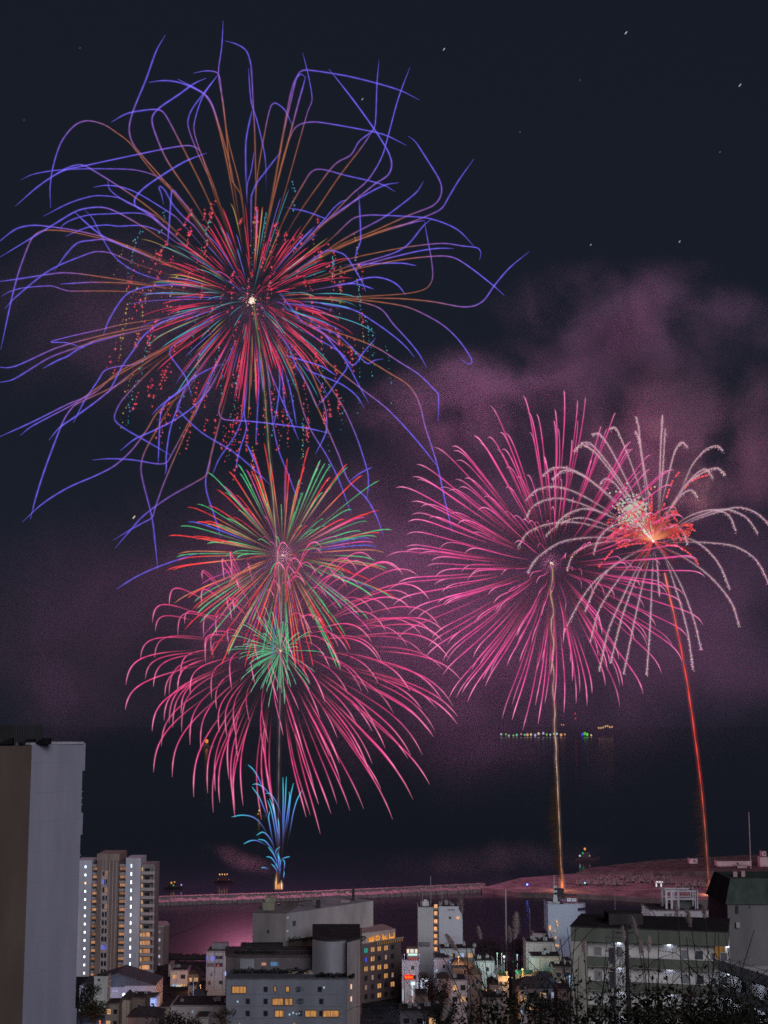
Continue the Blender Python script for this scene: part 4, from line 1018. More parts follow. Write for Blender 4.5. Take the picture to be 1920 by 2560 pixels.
    mb = MB(); p0 = at(905, V(1175), Y - 14); mb.box(xat(860, Y - 14, 8), xat(990, Y - 14, 8), Y - 14, Y - 2, z0, p0.z); part(r, 'podium', wall((.20, .2, .21), 'podium_render'), mb)
def white_slab():
    Y = 500.0
    lb = 'white slab building with a strip of lit stair landings between two blank walls'
    r, f, zt = simple('office_building', lb, 1045, 1157, 2269, Y, 12, wall((.40, .395, .42), 'white_render', .05, .9, .1), par=.25, rmat=wall((.3, .29, .31), 'coping'))
    T = lambda x: 1000 + x / 3.607
    V = lambda y: 2180 + y / 3.607
    f.px(T(352), V(309), T(564), V(1050), wall((.50, .505, .57), 'bright_render', .05, .9, .07), 'right_wall', proud=.5)
    f.px(T(303), V(300), T(348), V(760), wall((.10, .085, .085), 'stair_recess'), 'stair_recess', proud=.05)
    L_ = glow(lin(255, 182, 128), 1.0, 'landing_light', True)
    for i, y in enumerate((310, 372, 445, 512, 578, 634, 696, 752)):
        f.px(T(308), V(y - 18), T(336), V(y + 14), L_, 'stair_landing', proud=.25)
        f.px(T(303), V(y + 17), T(348), V(y + 25), wall((.36, .3, .3), 'landing_slab'), 'landing_slab', proud=.45)
    f2 = Fc(r, (f.A.x, f.A.y - .5), (f.A.x + f.L, f.A.y - .5))
    f2.px(T(508), V(401), T(534), V(425), glow(lin(244, 176, 128), .95, 'lit_window', True), 'window'); f2.px(T(440), V(402), T(462), V(424), glass(), 'window'); f2.px(T(430), V(334), T(495), V(350), wall((.3, .3, .34), 'louvre'), 'louvre'); f2.px(T(450), V(675), T(492), V(710), wall((.3, .28, .28), 'shutter'), 'shutter')
    f.px(T(175), V(632), T(272), V(660), wall((.2, .19, .2), 'canopy'), 'canopy', proud=1.0)
    roofbits(r, 1050, 1150, Y, zt, 6, 5); 
    mb = MB(); x = xat(1064, Y + 2, zt); mb.box(x - 1.1, x + 1.1, Y + 2, Y + 4, zt + .25, zt + 1.7); mb.box(x - .6, x + .6, Y + 2.2, Y + 3.6, zt + 1.7, zt + 2.3); part(r, 'tank_house', wall((.55, .53, .54), 'white_tank'), mb)
    for px, h in ((1056, 6), (1077, 10), (1105, 5)):
        mb = MB(); x = xat(px, Y + 4, zt); mb.tube([(x, Y + 4, zt), (x, Y + 4, zt + h)], .09, 6); part(r, 'antenna', wall((.35, .33, .34), 'mast_steel'), mb)
def blue_building():
    Y = 470.0; T = lambda x: 1000 + x / 3.607
    V = lambda y: 2180 + y / 3.607
    r, f, zt = simple('office_building', 'slim pale blue building with curved balconies and a rooftop sign', 1372, 1412, 2262, Y, 12, wall((.36, .40, .52), 'blue_render', .05, .9, .08), par=.2)
    b2 = wall((.38, .41, .55), 'blue_render', .05, .9, .08)
    z2 = zat(2258, Y - .1); xm = (f.A + f.u * f.L).x - .05; mb = MB(); mb.prism([(xm, Y - .1), (xat(1444, Y - .1, z2), Y - .1), (xat(1444, Y + 11, z2), Y + 11), (xm, Y + 11)], f.root.location.z, z2); part(r, 'wall', b2, mb)
    for i in range(4):
        ztop = zat(V(290 + 68 * i), Y - .5); mb = MB(); c = []
        for k in range(9):
            a = -math.pi / 2 + math.pi / 2 * k / 8; c.append((xat(1444, Y, ztop) + 2.9 * math.cos(a) - .02, Y + 3.6 + 4.2 * math.sin(a) * .9))
        c += [(xat(1444, Y, ztop) + .01, Y + 3.6)]
        mb.prism(c, ztop - 1.25, ztop); part(r, 'balcony', b2, mb)
    f.px(T(1405), V(295), T(1480), V(225), wall((.05, .045, .055), 'sign_back'), 'roof_screen', proud=.1, back=3)
    mb = MB(); p0, p1 = at(T(1380), V(225), Y - .3), at(T(1420), V(272), Y - .3)
    mb.box(p0.x, p1.x, Y - .45, Y - .3, p1.z, p0.z)
    for k in range(4): mb.box(p0.x + .1, p1.x - .1, Y - .5, Y - .45, p1.z + .2 + k * 1.4, p1.z + .9 + k * 1.4)
    part(r, 'sign_panel', wall((.42, .42, .5), 'pale_sign'), mb)
    f4 = Fc(r, (f.A.x, Y - 1.1), (f.A.x + 20, Y - 1.1))
    f4.px(T(1492), V(226), T(1600), V(272), wall((.10, .10, .13), 'sign_back'), 'roof_sign', proud=.1, back=.3)
    for a in ((1488, 222, 1604, 226), (1488, 272, 1604, 276), (1488, 226, 1493, 272), (1599, 226, 1604, 272)): f4.px(T(a[0]), V(a[1]), T(a[2]), V(a[3]), wall((.45, .07, .07), 'red_border'), 'sign_border', proud=.2)
    sgn = glow(lin(205, 205, 225), .7, 'sign_white')
    for a in ((1508, 236, 1516, 264), (1514, 256, 1536, 264), (1520, 236, 1538, 243), (1530, 243, 1538, 256), (1546, 240, 1590, 247), (1546, 256, 1590, 263)): f4.px(T(a[0]), V(a[1]), T(a[2]), V(a[3]), sgn, 'sign_stroke', proud=.22)
    W_ = glow(lin(246, 190, 140), .9, 'lit_window', True)
    for x, y in ((1410, 445), (1419, 476), (1398, 532), (1400, 590), (1408, 660), (1424, 664)): f.px(T(x - 6), V(y - 8), T(x + 6), V(y + 8), W_, 'window', proud=.9)
    mb = MB(); x = xat(1388, Y, zt); mb.tube([(x, Y + 2, zt), (x, Y + 2, zt + 9)], .12, 6); part(r, 'antenna', wall((.5, .48, .52), 'mast_white'), mb)
    mb = MB(); zz = zat(V(275), Y + 1); mb.box(xat(1370, Y, zz), xat(1400, Y, zz), Y + .5, Y + 3, zt + .2, zt + .9); part(r, 'rooftop_unit', wall((.4, .4, .46), 'pale_plant'), mb)
    f.px(T(1340), V(485), T(1361), V(522), W_, 'window', proud=.2)
def green_flats():
    YL, YR = 190.0, 185.2; T = lambda x: 1420 + x / 3.318
    V = lambda y: 2130 + y / 3.318
    zt = zat(2317.5, YL); A, B_ = (xat(1430, YL, zt - 6), YL), (xat(1822, YR, zt - 6), YR); z0 = ground(30, 188) - 3
    r = root_at('apartment_building', 'four storey flats with green parapet bands and lit open walkways at right', 'building', 1630, YL, z0)
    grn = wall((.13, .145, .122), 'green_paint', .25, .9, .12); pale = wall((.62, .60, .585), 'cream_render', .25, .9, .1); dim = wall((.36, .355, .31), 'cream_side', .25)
    u = Vector((B_[0] - A[0], B_[1] - A[1])).normalized(); n = Vector((-u.y, u.x))
    def q4(a, b, d0, d1):  # footprint between u=a..b, depth d0..d1 behind facade line
        P = lambda s, d: (A[0] + u.x * s + n.x * d, A[1] + u.y * s + n.y * d); return [P(a, d0), P(b, d0), P(b, d1), P(a, d1)]
    L_ = math.hypot(B_[0] - A[0], B_[1] - A[1])
    mb = MB(); mb.prism(q4(.02, L_, 1.5, 12), z0, zt - .3); part(r, 'wall', pale, mb)
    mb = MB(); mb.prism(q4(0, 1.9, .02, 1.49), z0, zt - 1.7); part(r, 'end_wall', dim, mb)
    f0 = Fc(r, A, B_); fi = Fc(r, q4(0, L_, 1.5, 2)[0], q4(0, L_, 1.5, 2)[1])
    zf0 = zt - 1.72; mb = MB(); mb.prism(q4(-.05, L_ + .05, -.05, 12.2), zf0, zt); part(r, 'roof_fascia', grn, mb)
    mb = MB(); mb.prism(q4(-.15, L_ + .15, -.12, 12.4), zt + .002, zt + .16); part(r, 'roof', wall((.04, .037, .039), 'roof_felt'), mb)
    door = wall((.075, .08, .10), 'dark_door'); wn = wall((.14, .15, .17), 'frosted_window'); frm = wall((.5, .49, .47), 'white_frame')
    lamp = glow((.85, .95, 1.25), 16.0, 'walkway_lamp', False, True); H = 2.97
    for k in range(4):
        zc = zf0 - k * H   # ceiling height of the walkway on this floor
        zr0, zr1 = zc - H + .02, zc - H + 1.27      # parapet band
        if k < 3 or True:
            for a, b in ((1.9, 4.65), (7.1, L_ - 1.7)):
                mb = MB(); mb.prism(q4(a, b, 0, .14), zr0, zr1 - .08); part(r, 'parapet', grn, mb)
                mb = MB(); mb.prism(q4(a, b, -.03, .17), zr1 - .078, zr1); part(r, 'parapet_cap', pale, mb)
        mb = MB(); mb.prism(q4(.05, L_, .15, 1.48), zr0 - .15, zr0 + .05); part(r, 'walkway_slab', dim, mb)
        zs = zr0 + .06
        for s in (3.2, 5.0, 14.1, 15.9, 21.2, 23.4):
            if s > L_ - .8: continue
            fi.box(s, zs, .85, 2.0, door if s not in (3.2, 14.1) else wall((.24, .25, .27), 'grey_door'), 'door', frame=frm, framew=.07)
        for s in (17.6, 22.6): 
            if s < L_ - .6: fi.box(s, zs + .95, .45, .8, wn, 'window', frame=frm, framew=.06)
        fi.box(18.9, zs + .9, .8, 1.0, wn, 'window', frame=frm, framew=.06)
        for s in (5.9, 12.2, 19.4): fi.box(s, zc - .26, .34, .09, lamp, 'walkway_lamp', proud=.3)
        # bright stair posts and lattice in the recess
        for s in (5.55, 5.85, 6.2, 6.55): fi.box(s, zs - .2, .07, 2.75, wall((.6, .58, .6), 'white_post'), 'stair_post', proud=.9, back=-.8)
        mb = MB(); 
        for j in range(7): mb.prism(q4(6.0 + j * .33, 6.33 + j * .33, .35, 1.35), zs + 1.9 - j * .28, zs + 2.0 - j * .28)
        part(r, 'stair_flight', wall((.10, .095, .10), 'stair_steel'), mb)
        fi.box(12.6, zs, .07, 2.3, frm, 'downpipe', proud=.1)
    # wing turning towards the camera on the right
    W = [(L_ - 1.6, 1.2), (L_ + 10.5, -20)]; P = lambda s, d: (A[0] + u.x * s + n.x * d, A[1] + u.y * s + n.y * d)
    a, b = P(*W[0]), P(*W[1]); wf = Fc(r, a, b) if False else None
    wv = Vector((b[0] - a[0], b[1] - a[1])).normalized(); wn_ = Vector((-wv.y, wv.x)) ; LW = math.hypot(b[0] - a[0], b[1] - a[1])
    if wn_.x > 0: pass
    def w4(s0, s1, d0, d1):
        Q = lambda s, d: (a[0] + wv.x * s + wn_.x * d, a[1] + wv.y * s + wn_.y * d); return [Q(s0, d0), Q(s1, d0), Q(s1, d1), Q(s0, d1)]
    for k in range(1, 4):
        zc = zf0 - k * H; zr0, zr1 = zc + .02, zc + 1.27
        mb = MB(); mb.prism(w4(0, LW, 0, .14), zr0, zr1); part(r, 'wing_parapet', wall((.5, .5, .52), 'grey_panel', .25), mb)
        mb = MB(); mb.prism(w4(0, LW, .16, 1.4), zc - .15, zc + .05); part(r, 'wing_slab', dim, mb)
        for s in (2, 8, 14, 20): 
            mb = MB(); mb.prism(w4(s, s + .5, .5, .7), zc - .32, zc - .2); part(r, 'walkway_lamp', lamp, mb)
            mb = MB(); mb.prism(w4(s + .8, s + .95, .02, .14), zc - H + 1.3, zc - .16); part(r, 'wing_post', pale, mb)
            mb = MB(); mb.prism(w4(s + 2, s + 2.9, 1.36, 1.45), zc - H + .1, zc - H + 2.1); part(r, 'door', door, mb)
    mb = MB(); mb.prism(w4(0, LW, 1.46, 9), z0, zf0 - H + .1); part(r, 'wing_wall', pale, mb)
    mb = MB()
    for i in range(40):
        s = i * LW / 40; mb.prism(w4(s, s + .04, 1.5, 1.54), zf0 - H + .1, zf0 - H + 1.25)
    for zz in (.75, 1.25): mb.prism(w4(0, LW, 1.5, 1.55), zf0 - H + zz, zf0 - H + zz + .05)
    part(r, 'terrace_railing', wall((.3, .28, .26), 'rail_steel'), mb)
    fi.box(L_ - 1.0, zf0 - 2.9, 1.3, 2.7, glow(lin(200, 146, 84), .3, 'lit_window', True), 'window', proud=.05)
    mb = MB(); mb.box(A[0] + 5.0, A[0] + 9.4, A[1] + 1, A[1] + 5, zt + .1, zt + 1.5); part(r, 'stair_head', wall((.055, .05, .052), 'dark_render'), mb)
    mb = MB(); 
    for i in range(3): mb.box(A[0] + 5.6 + i * .7, A[0] + 6.0 + i * .7, A[1] + .9, A[1] + 1.0, zt - .4, zt - .15)
    part(r, 'sign_plate', wall((.42, .26, .24), 'pinkish_plate'), mb)
def mansard():
    Y = 236.0
    T = lambda x: 1420 + x / 3.318
    V = lambda y: 2130 + y / 3.318
    zt, zm = zat(V(228), Y), zat(V(432), Y); z0 = ground(60, Y) - 2
    r = root_at('apartment_building', 'grey block with tall dark green mansard roof at the right edge', 'building', 1900, Y, z0)
    xl, xr = xat(T(1322), Y, zm), xat(2150, Y, zm)
    mb = MB(); mb.prism([(xl, Y), (xr, Y), (xr, Y + 14), (xl, Y + 14)], z0, zm); part(r, 'wall', wall((.175, .17, .18), 'grey_render', .12), mb)
    mb = MB(); e = .4; i = 1.6
    mb.add([(xl - e, Y - e, zm + .002), (xr, Y - e, zm + .002), (xr, Y + 14, zm + .002), (xl - e, Y + 14, zm + .002), (xl + i * .6, Y + i, zt), (xr, Y + i, zt), (xr, Y + 13, zt), (xl + i * .6, Y + 13, zt)], [(3,2,1,0), (4,5,6,7), (0,1,5,4), (1,2,6,5), (2,3,7,6), (3,0,4,7)])
    part(r, 'roof', wall((.065, .082, .076), 'green_metal_roof', .3, .7, .2), mb)
    mb = MB(); 
    for a, b, h in ((1372, 1405, .8), (1440, 1470, .9), (1408, 1486, 1.7)): mb.box(xat(T(a), Y + 4, zt), xat(T(b), Y + 4, zt), Y + 4, Y + 5, zt + (.0 if h < 1 else 1.4), zt + h)
    part(r, 'rooftop_unit', wall((.42, .30, .30), 'pale_plant'), mb)
    f = Fc(r, (xl, Y), (xr, Y)); f.px(T(1385), V(445), T(1412), V(515), wall((.05, .05, .055), 'slot'), 'vent'); f.px(T(1390), V(580), T(1418), V(625), wall((.34, .33, .36), 'box'), 'duct', proud=.5)
    f.px(T(1500), V(440), T(1512), V(470), wall((.08, .08, .09), 'slot'), 'vent')
def frame_building():
    Y = 400.0; T = lambda x: 1420 + x / 3.318
    V = lambda y: 2130 + y / 3.318
    wt = wall((.48, .45, .49), 'white_render', .1)
    r, f, zt = simple('restaurant_building', 'white building with an open two storey concrete frame on its roof', T(700), T(1205), V(490), Y, 14, wt, par=.3, rmat=wall((.2, .16, .17), 'dull_coping'))
    z0 = zt + .3; z1 = zat(V(316), Y + 2); xs = [xat(T(x), Y + 2, z1) for x in (806, 850, 905, 1050)]
    mb = MB()
    for d in (0, 6):
        for x in xs + [xat(T(1060), Y + 2, z1)]:
            if d and x == xs[1]: continue
            mb.box(x, x + .55, Y + 2 + d, Y + 2.5 + d, z0, z1)
        for z in (z1 - .5, (z0 + z1) / 2 - .1): mb.box(xs[0] + .56, xs[-1] - .01, Y + 2.05 + d, Y + 2.45 + d, z, z + .42)
    for x in (xs[0], xs[-1]): mb.box(x + .05, x + .45, Y + 2.51, Y + 7.99, z1 - .46, z1 - .04)
    part(r, 'roof_frame', wall((.50, .47, .52), 'white_frame', .1), mb)
    mb = MB(); mb.box(xs[2] + .9, xs[3] - .3, Y + 4, Y + 7, z0, z0 + 2.4); part(r, 'roof_plant', wall((.09, .1, .10), 'dark_plant'), mb)
    for i, x in enumerate((795, 835, 880, 925)): f.px(T(x), V(512), T(x + 28), V(545), wall((.26, .2, .22), 'dull_window'), 'window')
    f.px(T(1150), V(515), T(1190), V(540), wall((.3, .28, .3), 'dull_window'), 'window')
    mb = MB(); zz = zat(V(548), Y - 4); mb.box(xat(T(1150), Y - 4, zz), xat(T(1248), Y - 4, zz), Y - 4, Y - 1, zz - 3, zz); part(r, 'balcony', wt, mb)
    mb = MB(); p = xat(T(700), Y - .3, zt); mb.add([(p, Y - .4, zt + .3), (p + .5, Y - .4, zt + .3), (p + 2.6, Y - .4, zt - 3.4), (p + 2.0, Y - .4, zt - 3.4), (p, Y - .15, zt + .3), (p + .5, Y - .15, zt + .3), (p + 2.6, Y - .15, zt - 3.4), (p + 2.0, Y - .15, zt - 3.4)], [(0,3,2,1), (4,5,6,7), (0,1,5,4), (1,2,6,5), (2,3,7,6), (3,0,4,7)]); part(r, 'sloping_brace', wt, mb)
def hall():
    Y = 455.0; wt = wall((.40, .36, .39), 'pink_white_render', .08)
    zt = zat(2466, Y)
    r, f, zt = simple('hall_building', 'low white gabled hall with a dark panel, in front of the lamp-lit tower', 198, 387, 2464, Y, 16, wt, roof='gable', rmat=wall((.10, .095, .105), 'metal_roof'), par=3.6)
    V = lambda y: 2080 + y / 4.607
    T = lambda x: 180 + x / 4.607
    mb = MB(); A = f.A; B_ = f.A + f.u * f.L; mx = (A.x + B_.x) / 2
    mb.add([(A.x, Y - .02, zt - .01), (B_.x, Y - .02, zt - .01), (mx, Y - .02, zt + 3.45), (A.x, Y + .4, zt - .01), (B_.x, Y + .4, zt - .01), (mx, Y + .4, zt + 3.45)], [(0, 1, 2), (5, 4, 3), (0, 3, 4, 1), (1, 4, 5, 2), (2, 5, 3, 0)]); part(r, 'gable_wall', wt, mb)
    f.px(T(410), V(1660), T(610), V(1782), wall((.10, .105, .125), 'dark_panel'), 'dark_panel', proud=.4)
    f.px(T(465), V(1818), T(494), V(1842), wall((.55, .52, .6), 'white_frame'), 'window', proud=.2); f.px(T(500), V(1818), T(528), V(1842), wall((.55, .52, .6), 'white_frame'), 'window', proud=.2)
    r2, f2, z2 = simple('tower_house', 'olive stair tower with a round dark vent standing before the white hall', T(250), T(405), V(1672), Y - 6, 5, wall((.25, .235, .17), 'olive_render', .1), par=.3)
    f2.px(T(298), V(1690), T(326), V(1718), wall((.03, .03, .03), 'vent'), 'vent'); f2.px(T(252), V(1790), T(330), V(1810), wall((.1, .1, .08), 'canopy'), 'canopy', proud=.9)
HOUSES = [
 # name, label, px0, px1, ptop, Y, dep, colour, roof, windows seed, par
 ('house', 'white two storey house with a row of dark windows right of the brown block', 426, 468, 2428, 500, 9, (.42, .39, .44), None, 1, .4),
 ('house', 'grey gabled house next to the white house with dark windows', 468, 497, 2436, 505, 9, (.20, .175, .18), 'gable', 2, 1.6),
 ('house', 'cream narrow house at the foot of the narrow brown block', 421, 427, 2414, 520, 9, (.42, .37, .33), None, 0, .3),
 ('house', 'brown shuttered house lit by a string of street lights', 494, 512, 2444, 512, 8, (.13, .10, .10), 'hip', 0, 1.3),
 ('warehouse', 'long blank white shed at lower left before the grey hotel', 426, 566, 2516, 400, 14, (.44, .41, .41), None, 0, .3),
 ('house', 'small beige house below the floodlight', 262, 296, 2512, 400, 8, (.26, .22, .19), None, 4, .3),
 ('house', 'brown flat roofed house right of the floodlight', 322, 362, 2497, 410, 9, (.17, .13, .11), None, 0, .4),
 ('house', 'cream house end wall right under the floodlight', 298, 323, 2500, 405, 8, (.34, .28, .23), 'gable', 0, 1.4),
 ('house', 'pale blue grey house at the foot of the white hall', 362, 388, 2498, 440, 9, (.27, .29, .34), None, 6, .4),
 ('house', 'low dark red roofed house at the bottom left', 318, 396, 2542, 350, 9, (.20, .16, .16), 'hip', 0, 1.6),
 ('house', 'white house with flat canopy in front of the white slab building', 1100, 1187, 2374, 470, 9, (.34, .33, .37), None, 7, .4),
 ('house', 'grey house with pale roof edge left of the green lit square', 1086, 1124, 2398, 450, 9, (.23, .21, .23), None, 0, .4),
 ('shop_building', 'white shop tower with red glowing sign and lamp-lit crown beside the brown hotel', 1005, 1047, 2402, 458, 8, (.40, .35, .35), None, 0, .3),
 ('house', 'dark roofed house behind the pampas stems', 1132, 1180, 2412, 440, 9, (.10, .085, .09), 'hip', 0, 1.5),
 ('house', 'white house with sloping roof lit from the left', 1128, 1168, 2452, 400, 9, (.43, .40, .44), None, 8, .3),
 ('house', 'long mauve roofed arcade with scalloped white edge', 1188, 1236, 2406, 455, 9, (.42, .38, .42), None, 0, .5),
 ('house', 'brick red house in the middle of the low houses', 1170, 1206, 2436, 430, 9, (.17, .13, .14), 'gable', 0, 2.0),
 ('house', 'pale house with lit orange doorway below the yellow lamp', 1246, 1272, 2444, 420, 8, (.33, .29, .31), None, 9, .3),
 ('office_building', 'white flat roofed office with tall blank front left of the blue building', 1316, 1390, 2358, 462, 10, (.42, .37, .38), None, 0, .4),
 ('house', 'white rooftop house standing on the blank white office', 1334, 1380, 2335, 474, 6, (.45, .42, .44), None, 0, .3),
 ('office_building', 'low pale building with a dark strip window and wide canopy', 1330, 1404, 2395, 440, 9, (.40, .36, .37), None, 0, .5),
 ('office_building', 'dark glass fronted low building left of the green flats', 1386, 1432, 2420, 425, 9, (.10, .10, .11), None, 10, .4),
 ('house', 'small white building between the blue building and the green flats', 1408, 1432, 2405, 440, 8, (.40, .39, .42), None, 11, .3),
 ('house', 'cream house front low in the middle behind the bush', 1205, 1262, 2498, 350, 8, (.31, .25, .24), None, 0, .4),
 ('house', 'dim brown house below the red sign', 1040, 1068, 2490, 380, 8, (.16, .12, .11), None, 0, .4),
 ('house', 'long low house with lit shopfronts at the bottom centre', 1000, 1130, 2532, 340, 9, (.13, .12, .14), None, 12, .4),
 ('house', 'grey house with mauve gable in front of the shore trees', 1236, 1262, 2412, 470, 8, (.24, .21, .24), 'gable', 0, 1.6),
 ('house', 'wide brown roofed house behind the bush at right of centre', 1290, 1400, 2470, 390, 10, (.14, .11, .115), 'hip', 13, 2.2),
 ('house', 'pinkish house with a pale wall under the white lamp', 1296, 1340, 2440, 425, 8, (.27, .22, .24), None, 14, .4),
 ('apartment_block', 'white four storey block with two lit blue windows left of the grey hotel', 515, 564, 2381, 480, 10, (.43, .40, .40), None, -1, .5),
 ('house', 'tiny white house between the dark tree and the white slab building', 1052, 1070, 2448, 430, 6, (.38,.35,.37), None, 3, .3),
 ('house', 'small mauve house left of the white house with sloping roof', 1096, 1124, 2446, 420, 7, (.24,.20,.22), 'hip', 0, 1.2),
 ('house', 'pale narrow house with a bright side behind the teal lamp', 1196, 1202, 2420, 440, 6, (.46,.44,.5), None, 0, .3),
 ('house', 'low grey house between the teal lamp and the amber lamp', 1222, 1248, 2462, 395, 7, (.19,.17,.18), 'gable', 5, 1.3),
 ('house', 'small white house just under the white blue lamp', 1300, 1318, 2478, 380, 6, (.40,.37,.38), None, 2, .3),
 ('house', 'reddish brown house low beside the green flats', 1396, 1428, 2476, 340, 8, (.19,.13,.13), None, 0, .3),
 ('house', 'dark house with pale eave at the foot of the white office', 1340, 1384, 2446, 410, 7, (.12,.10,.105), 'hip', 0, 1.4),
 ('house', 'low white house right below the peach street lamp', 1136, 1160, 2404, 455, 6, (.36,.34,.35), None, 4, .3),
 ('house', 'small grey house left of the white four storey block', 470, 490, 2466, 470, 7, (.22,.2,.2), None, 6, .3),
 ('house', 'dim house with lit doorway below the amber string of lamps', 476, 510, 2488, 450, 7, (.16,.13,.12), 'hip', 9, 1.2),
 ('house', 'small white house in front of the long blank white shed', 486, 520, 2546, 340, 7, (.34,.31,.30), None, 0, .3),
 ('house', 'boxy cream house just left of the white shed end', 396, 424, 2520, 400, 7, (.30,.26,.23), None, 0, .3),
]
def houses():
    rr = wall((.065, .055, .06), 'tiled_roof', .6, .9, .25, False); fr = wall((.36, .34, .36), 'house_frame')
    for nm, lb, a, b, pt, Y, dep, c, roof, sd, par in HOUSES:
        r, f, zt = simple(nm, lb, a, b, pt, Y, dep, wall(c, 'render', .12, .9, .14), roof=roof, rmat=rr if roof else wall(tuple(v * .65 for v in c), 'coping', .2), par=par, skew=0)
        q = random.Random(abs(sd) * 13 + 5); n = max(2, int(f.L / 2.6))
        if sd > 0:
            for fl in range(2):
                for i in range(n):
                    u = f.L * (i + .5) / n; t = q.random()
                    m = glow(lin(236, 180, 126), .8, 'lit_window', True) if t < .30 else glow(lin(180, 200, 235), .7, 'lit_window', True) if t < .42 else glass()
                    f.box(u, zt - 2.4 - fl * 3, min(1.5, f.L / n * .6), 1.3, m, 'window', frame=fr, framew=.1)
        elif sd == 0 and f.L > 3:
            for i in range(q.randint(1, 2)):
                f.box(f.L * q.uniform(.2, .8), zt - 2.6 - 2.8 * i, .9, 1.1, glass() if q.random() < .8 else glow(lin(236, 180, 126), .7, 'lit_window', True), 'window', frame=fr, framew=.1)
        for i in range(int(f.L / 5)):
            if q.random() < .5: f.box(f.L * q.uniform(.1, .9), zt - q.uniform(3, 7), q.choice((.5, 1.6)), q.choice((1.6, .5)), glow(lin(*q.choice(((240, 120, 70), (245, 235, 220), (200, 220, 250), (240, 190, 90), (110, 200, 170), (225, 80, 90)))), q.uniform(.5, .95), 'lit_sign'), 'lit_sign', proud=.5)
        for i in range(int(f.L / 2.2)):
            t = q.random(); u = f.L * q.uniform(.06, .94); z = zt - q.uniform(1.2, 6.5)
            if t < .45: f.box(u, z, .75, .55, wall((.36, .35, .36), 'air_conditioner_case'), 'air_conditioner', proud=.35)
            elif t < .7: f.box(u, zt - 7, .09, 6.6, wall((.2, .19, .2), 'downpipe'), 'downpipe', proud=.12)
            elif t < .85: f.box(u, z, 1.7, .09, wall((.24, .22, .23), 'awning'), 'awning', proud=.8)
            else: f.box(u, z, .5, .7, glow(lin(*q.choice(((240, 190, 140), (190, 210, 240), (235, 150, 90), (150, 200, 190)))), q.uniform(.35, .8), 'lit_window', True), 'window', proud=.1)
        if roof is None and f.L > 4: roofbits(r, a, b, Y, zt, 2 if f.L < 8 else 4, abs(sd) + int(a))
        if nm == 'apartment_block':
            T = lambda x: 390 + x / 4.1475
            V = lambda y: 2330 + y / 4.1475
            for x0, x1 in ((522, 540), (568, 606)): f.px(T(x0), V(250), T(x1), V(298), glow(lin(128, 128, 232), .9, 'lit_window', True), 'window', frame=fr, framew=.1)
            for x0, x1, y0, y1 in ((620, 645, 248, 280), (650, 690, 248, 280), (528, 562, 322, 360), (566, 600, 322, 360), (614, 650, 322, 360), (655, 690, 322, 360), (540, 566, 510, 545), (655, 690, 505, 540), (566, 584, 425, 455)):
                f.px(T(x0), V(y0), T(x1), V(y1), glass(), 'window', frame=fr, framew=.1)
            for x in (606, 692): f.px(T(x - 2), V(200), T(x + 2), V(600), wall((.25, .23, .24), 'downpipe'), 'downpipe', proud=.15)
            f.px(T(714), V(412), T(730), V(450), glow(lin(170, 185, 245), 1.0, 'lit_window'), 'sign_light', proud=.3)
            mb = MB(); z = zat(V(120), Y + 3); mb.box(xat(T(580), Y + 3, z), xat(T(740), Y + 3, z), Y + 3, Y + 7, zt, z); part(r, 'lift_house', wall((.25, .235, .245), 'grey_render'), mb)
        if nm == 'shop_building':
            T = lambda x: 1000 + x / 3.607
            V = lambda y: 2180 + y / 3.607
            f.px(T(34), V(926), T(122), V(964), glow(lin(255, 50, 28), 1.0, 'red_sign'), 'red_sign', proud=.5)
            ys = glow(lin(255, 150, 40), 1.0, 'sign_stroke')
            for k, x in enumerate((44, 58, 74, 88, 104)): f.px(T(x), V(938 + (k % 2) * 3), T(x + 9), V(953), ys, 'sign_stroke', proud=.56)
            f.px(T(66), V(770), T(158), V(792), wall((.30, .07, .07), 'red_band'), 'red_band', proud=.5)
            f.px(T(72), V(736), T(156), V(752), glow(lin(210, 245, 235), 1.0, 'white_sign'), 'lit_band', proud=.5)
            z1 = zat(V(690), Y + 1); mb = MB(); xa, xb = xat(T(62), Y + 1, z1), xat(T(160), Y + 1, z1); mb.box(xa, xb, Y + .5, Y + 5, zt, z1); part(r, 'crown', wall((.22, .18, .16), 'crown'), mb)
            fc = Fc(r, (xa, Y + .5), (xb, Y + .5))
            for x in (72, 108, 146): fc.px(T(x - 10), V(696), T(x + 10), V(728), glow(lin(250, 226, 190), 1.1, 'crown_lamp'), 'crown_lamp', proud=.3)
            fc.px(T(92), V(696), T(124), V(726), glow(lin(235, 232, 225), .9, 'crown_sign'), 'crown_sign', proud=.32)
            for x, y, y1 in ((96, 1000, 1018), ): f.px(T(98), V(990), T(136), V(1018), glow(lin(225, 240, 245), 1.1, 'white_sign'), 'white_sign', proud=.6)
            f.px(T(104), V(1020), T(118), V(1110), glow(lin(200, 220, 225), .9, 'white_sign'), 'hanging_sign', proud=.6)
            f.px(T(20), V(1060), T(32), V(1160), glow(lin(190, 200, 215), .7, 'white_sign'), 'hanging_sign', proud=.6)
